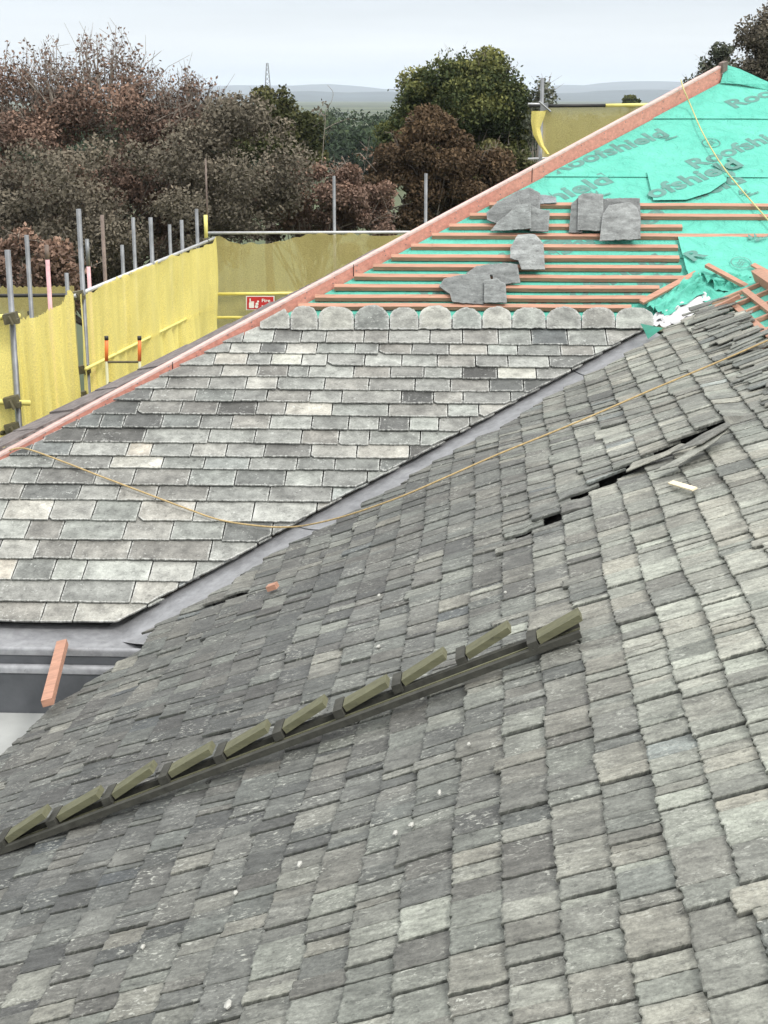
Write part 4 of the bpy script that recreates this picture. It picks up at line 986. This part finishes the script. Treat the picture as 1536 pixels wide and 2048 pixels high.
tree('conical_tree', 'olive pointed tree under the faint mast, left of the distant wood', 55, [(540, 225, 45, 50), (545, 300, 90, 100), (600, 300, 60, 70)], 'leaf_olive', 16000, .075, 13, clumps=60, twigs=10, cr=.3)
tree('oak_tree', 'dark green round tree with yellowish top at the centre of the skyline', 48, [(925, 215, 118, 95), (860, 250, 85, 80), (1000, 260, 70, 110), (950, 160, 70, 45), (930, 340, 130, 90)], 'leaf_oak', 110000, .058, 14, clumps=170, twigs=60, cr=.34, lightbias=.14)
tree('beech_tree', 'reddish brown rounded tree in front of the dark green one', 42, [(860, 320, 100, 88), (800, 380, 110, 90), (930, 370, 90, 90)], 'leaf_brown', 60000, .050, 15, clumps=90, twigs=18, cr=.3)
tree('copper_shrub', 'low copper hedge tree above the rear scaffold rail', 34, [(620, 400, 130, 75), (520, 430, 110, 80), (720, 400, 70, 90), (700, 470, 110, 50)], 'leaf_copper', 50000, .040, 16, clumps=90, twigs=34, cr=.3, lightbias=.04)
tree('copper_shrub', 'small rust red bush at the far left behind the uprights', 27, [(50, 530, 90, 60), (-60, 540, 80, 60), (120, 560, 60, 60)], 'leaf_copper', 12000, .045, 17, clumps=40, twigs=14, cr=.35, lightbias=.05)
tree('willow_tree', 'pale olive loose tree right of the brown one, near the hip', 44, [(1010, 345, 55, 60), (960, 370, 60, 60), (1050, 380, 50, 60)], 'leaf_olive', 14000, .065, 18, clumps=50, twigs=16, cr=.3, lightbias=.06)
tree('birch_tree', 'thin pale birch beside the tall scaffold upright', 46, [(1085, 205, 24, 38), (1070, 250, 25, 40)], 'leaf_grey', 900, .06, 19, clumps=26, twigs=16, cr=.5, lightbias=.2, bark='twig')
tree('deciduous_tree', 'thin topped grey green tree left of the apex', 50, [(1440, 150, 42, 48), (1425, 200, 60, 60)], 'leaf_grey', 8000, .07, 20, clumps=50, twigs=22, cr=.3)
tree('deciduous_tree', 'tall dark tree at the right edge behind the membrane apex', 42, [(1555, 110, 75, 80), (1600, 90, 90, 90), (1540, 190, 90, 90)], 'leaf_dull', 34000, .052, 21, clumps=80, twigs=28, cr=.28, lightbias=-.05)
tree('round_tree', 'tiny lone round tree far off above the black and yellow tube', 190, [(1260, 203, 12, 12)], 'leaf_oak', 1600, .22, 22, clumps=16, cr=.5)
# bare sapling
sp_ = thing('sapling', 'bare pale sapling with a curled tip in front of the distant wood', 'tree', np.array([at_y(645, 300, 40)[0], 40, 0]), 'trees beyond the scaffold')
b = MB(); pth = [(sp_.location[0], 40, 0), at_y(643, 400, 40), at_y(646, 300, 40), at_y(650, 250, 40), at_y(652, 218, 40), at_y(662, 205, 40), at_y(666, 185, 40), at_y(655, 170, 40)]
b.tube(smooth_path([np.array(p, float) for p in pth]), .012, 6, .005); b.build('trunk', M['twig'], sp_, smooth=True)
b = MB(); b.tube([at_y(651, 240, 40), at_y(640, 222, 40), at_y(628, 218, 40)], .01, 5, .004); b.tube([at_y(650, 258, 40), at_y(668, 248, 40), at_y(700, 236, 40)], .01, 5, .004); b.build('twigs', M['twig'], sp_)
rs_ = np.random.RandomState(5); P = np.concatenate([at_y(x, y, 40) + rs_.normal(0, .06, (6, 3)) for x, y in ((657, 221), (630, 219), (645, 206), (700, 238), (640, 225))]); np_leaves('crown', P, .06, rs_.uniform(.2, .6, len(P)), M['leaf_dull'], sp_, 5)
# distant wood: one mass
def far_wood():
    b0 = thing('tmp', None, None, (0, 0, 0)); rs_ = np.random.RandomState(77); Ps, Ts = [], []
    for k in range(420):
        Y = rs_.uniform(130, 420); px = rs_.uniform(-300, 1900); r = rs_.uniform(2.5, 4.5); h = rs_.uniform(3.5, 6.2) - (Y - 130) * .003
        if 1060 < px < 1400: h = min(h, 4.5)
        c = at_y(px, 195, Y); c[2] = h - r * .4; n = int(500 * (200 / Y) ** 1.2); d = rs_.normal(size=(n, 3)); d /= np.linalg.norm(d, axis=1)[:, None]
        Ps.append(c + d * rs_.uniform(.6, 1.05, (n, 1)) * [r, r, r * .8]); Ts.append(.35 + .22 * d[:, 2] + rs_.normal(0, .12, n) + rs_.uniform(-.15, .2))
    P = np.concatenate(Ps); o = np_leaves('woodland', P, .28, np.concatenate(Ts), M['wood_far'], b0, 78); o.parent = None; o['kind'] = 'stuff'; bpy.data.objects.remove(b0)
far_wood()
# faint mast
mt = thing('radio_mast', 'faint slender mast on the horizon above the pointed olive tree', 'mast', np.array([at_y(536, 195, 700)[0], 700, 0]))
b = MB(); c = mt.location; ht = at_y(536, 126, 700)[2]
for sx, sy in ((-1, -1), (1, -1), (1, 1), (-1, 1)): b.tube([(c[0] + sx * 2.2, 700 + sy * 2.2, 0), (c[0] + sx * .35, 700 + sy * .35, ht)], .14, 4)
b.build('mast_leg', M['steel'], mt)
b = MB()
for k in range(12):
    z0, z1 = ht * k / 12, ht * (k + 1) / 12; w0, w1 = 2.2 - 1.85 * k / 12, 2.2 - 1.85 * (k + 1) / 12
    b.tube([(c[0] - w0, 698, z0), (c[0] + w1, 698, z1)], .09, 4); b.tube([(c[0] + w0, 698, z0), (c[0] - w1, 698, z1)], .09, 4)
b.build('lattice', M['steel'], mt)

# ================================================================== HAZE
m = bpy.data.materials.new('haze'); m.use_nodes = True; t = m.node_tree; t.nodes.clear(); o = t.nodes.new('ShaderNodeOutputMaterial'); v = t.nodes.new('ShaderNodeVolumePrincipled')
v.inputs['Color'].default_value = (.80, .88, 1, 1); v.inputs['Density'].default_value = .00013; v.inputs['Anisotropy'].default_value = 0.0; t.links.new(v.outputs[0], o.inputs['Volume'])
b = MB(); b.box((0, 4500, 95 - 6.5), (12500, 0, 0), (0, 12500, 0), (0, 0, 100)); hz = b.build('haze', m); hz['kind'] = 'stuff'
S.cycles.volume_step_rate = 5
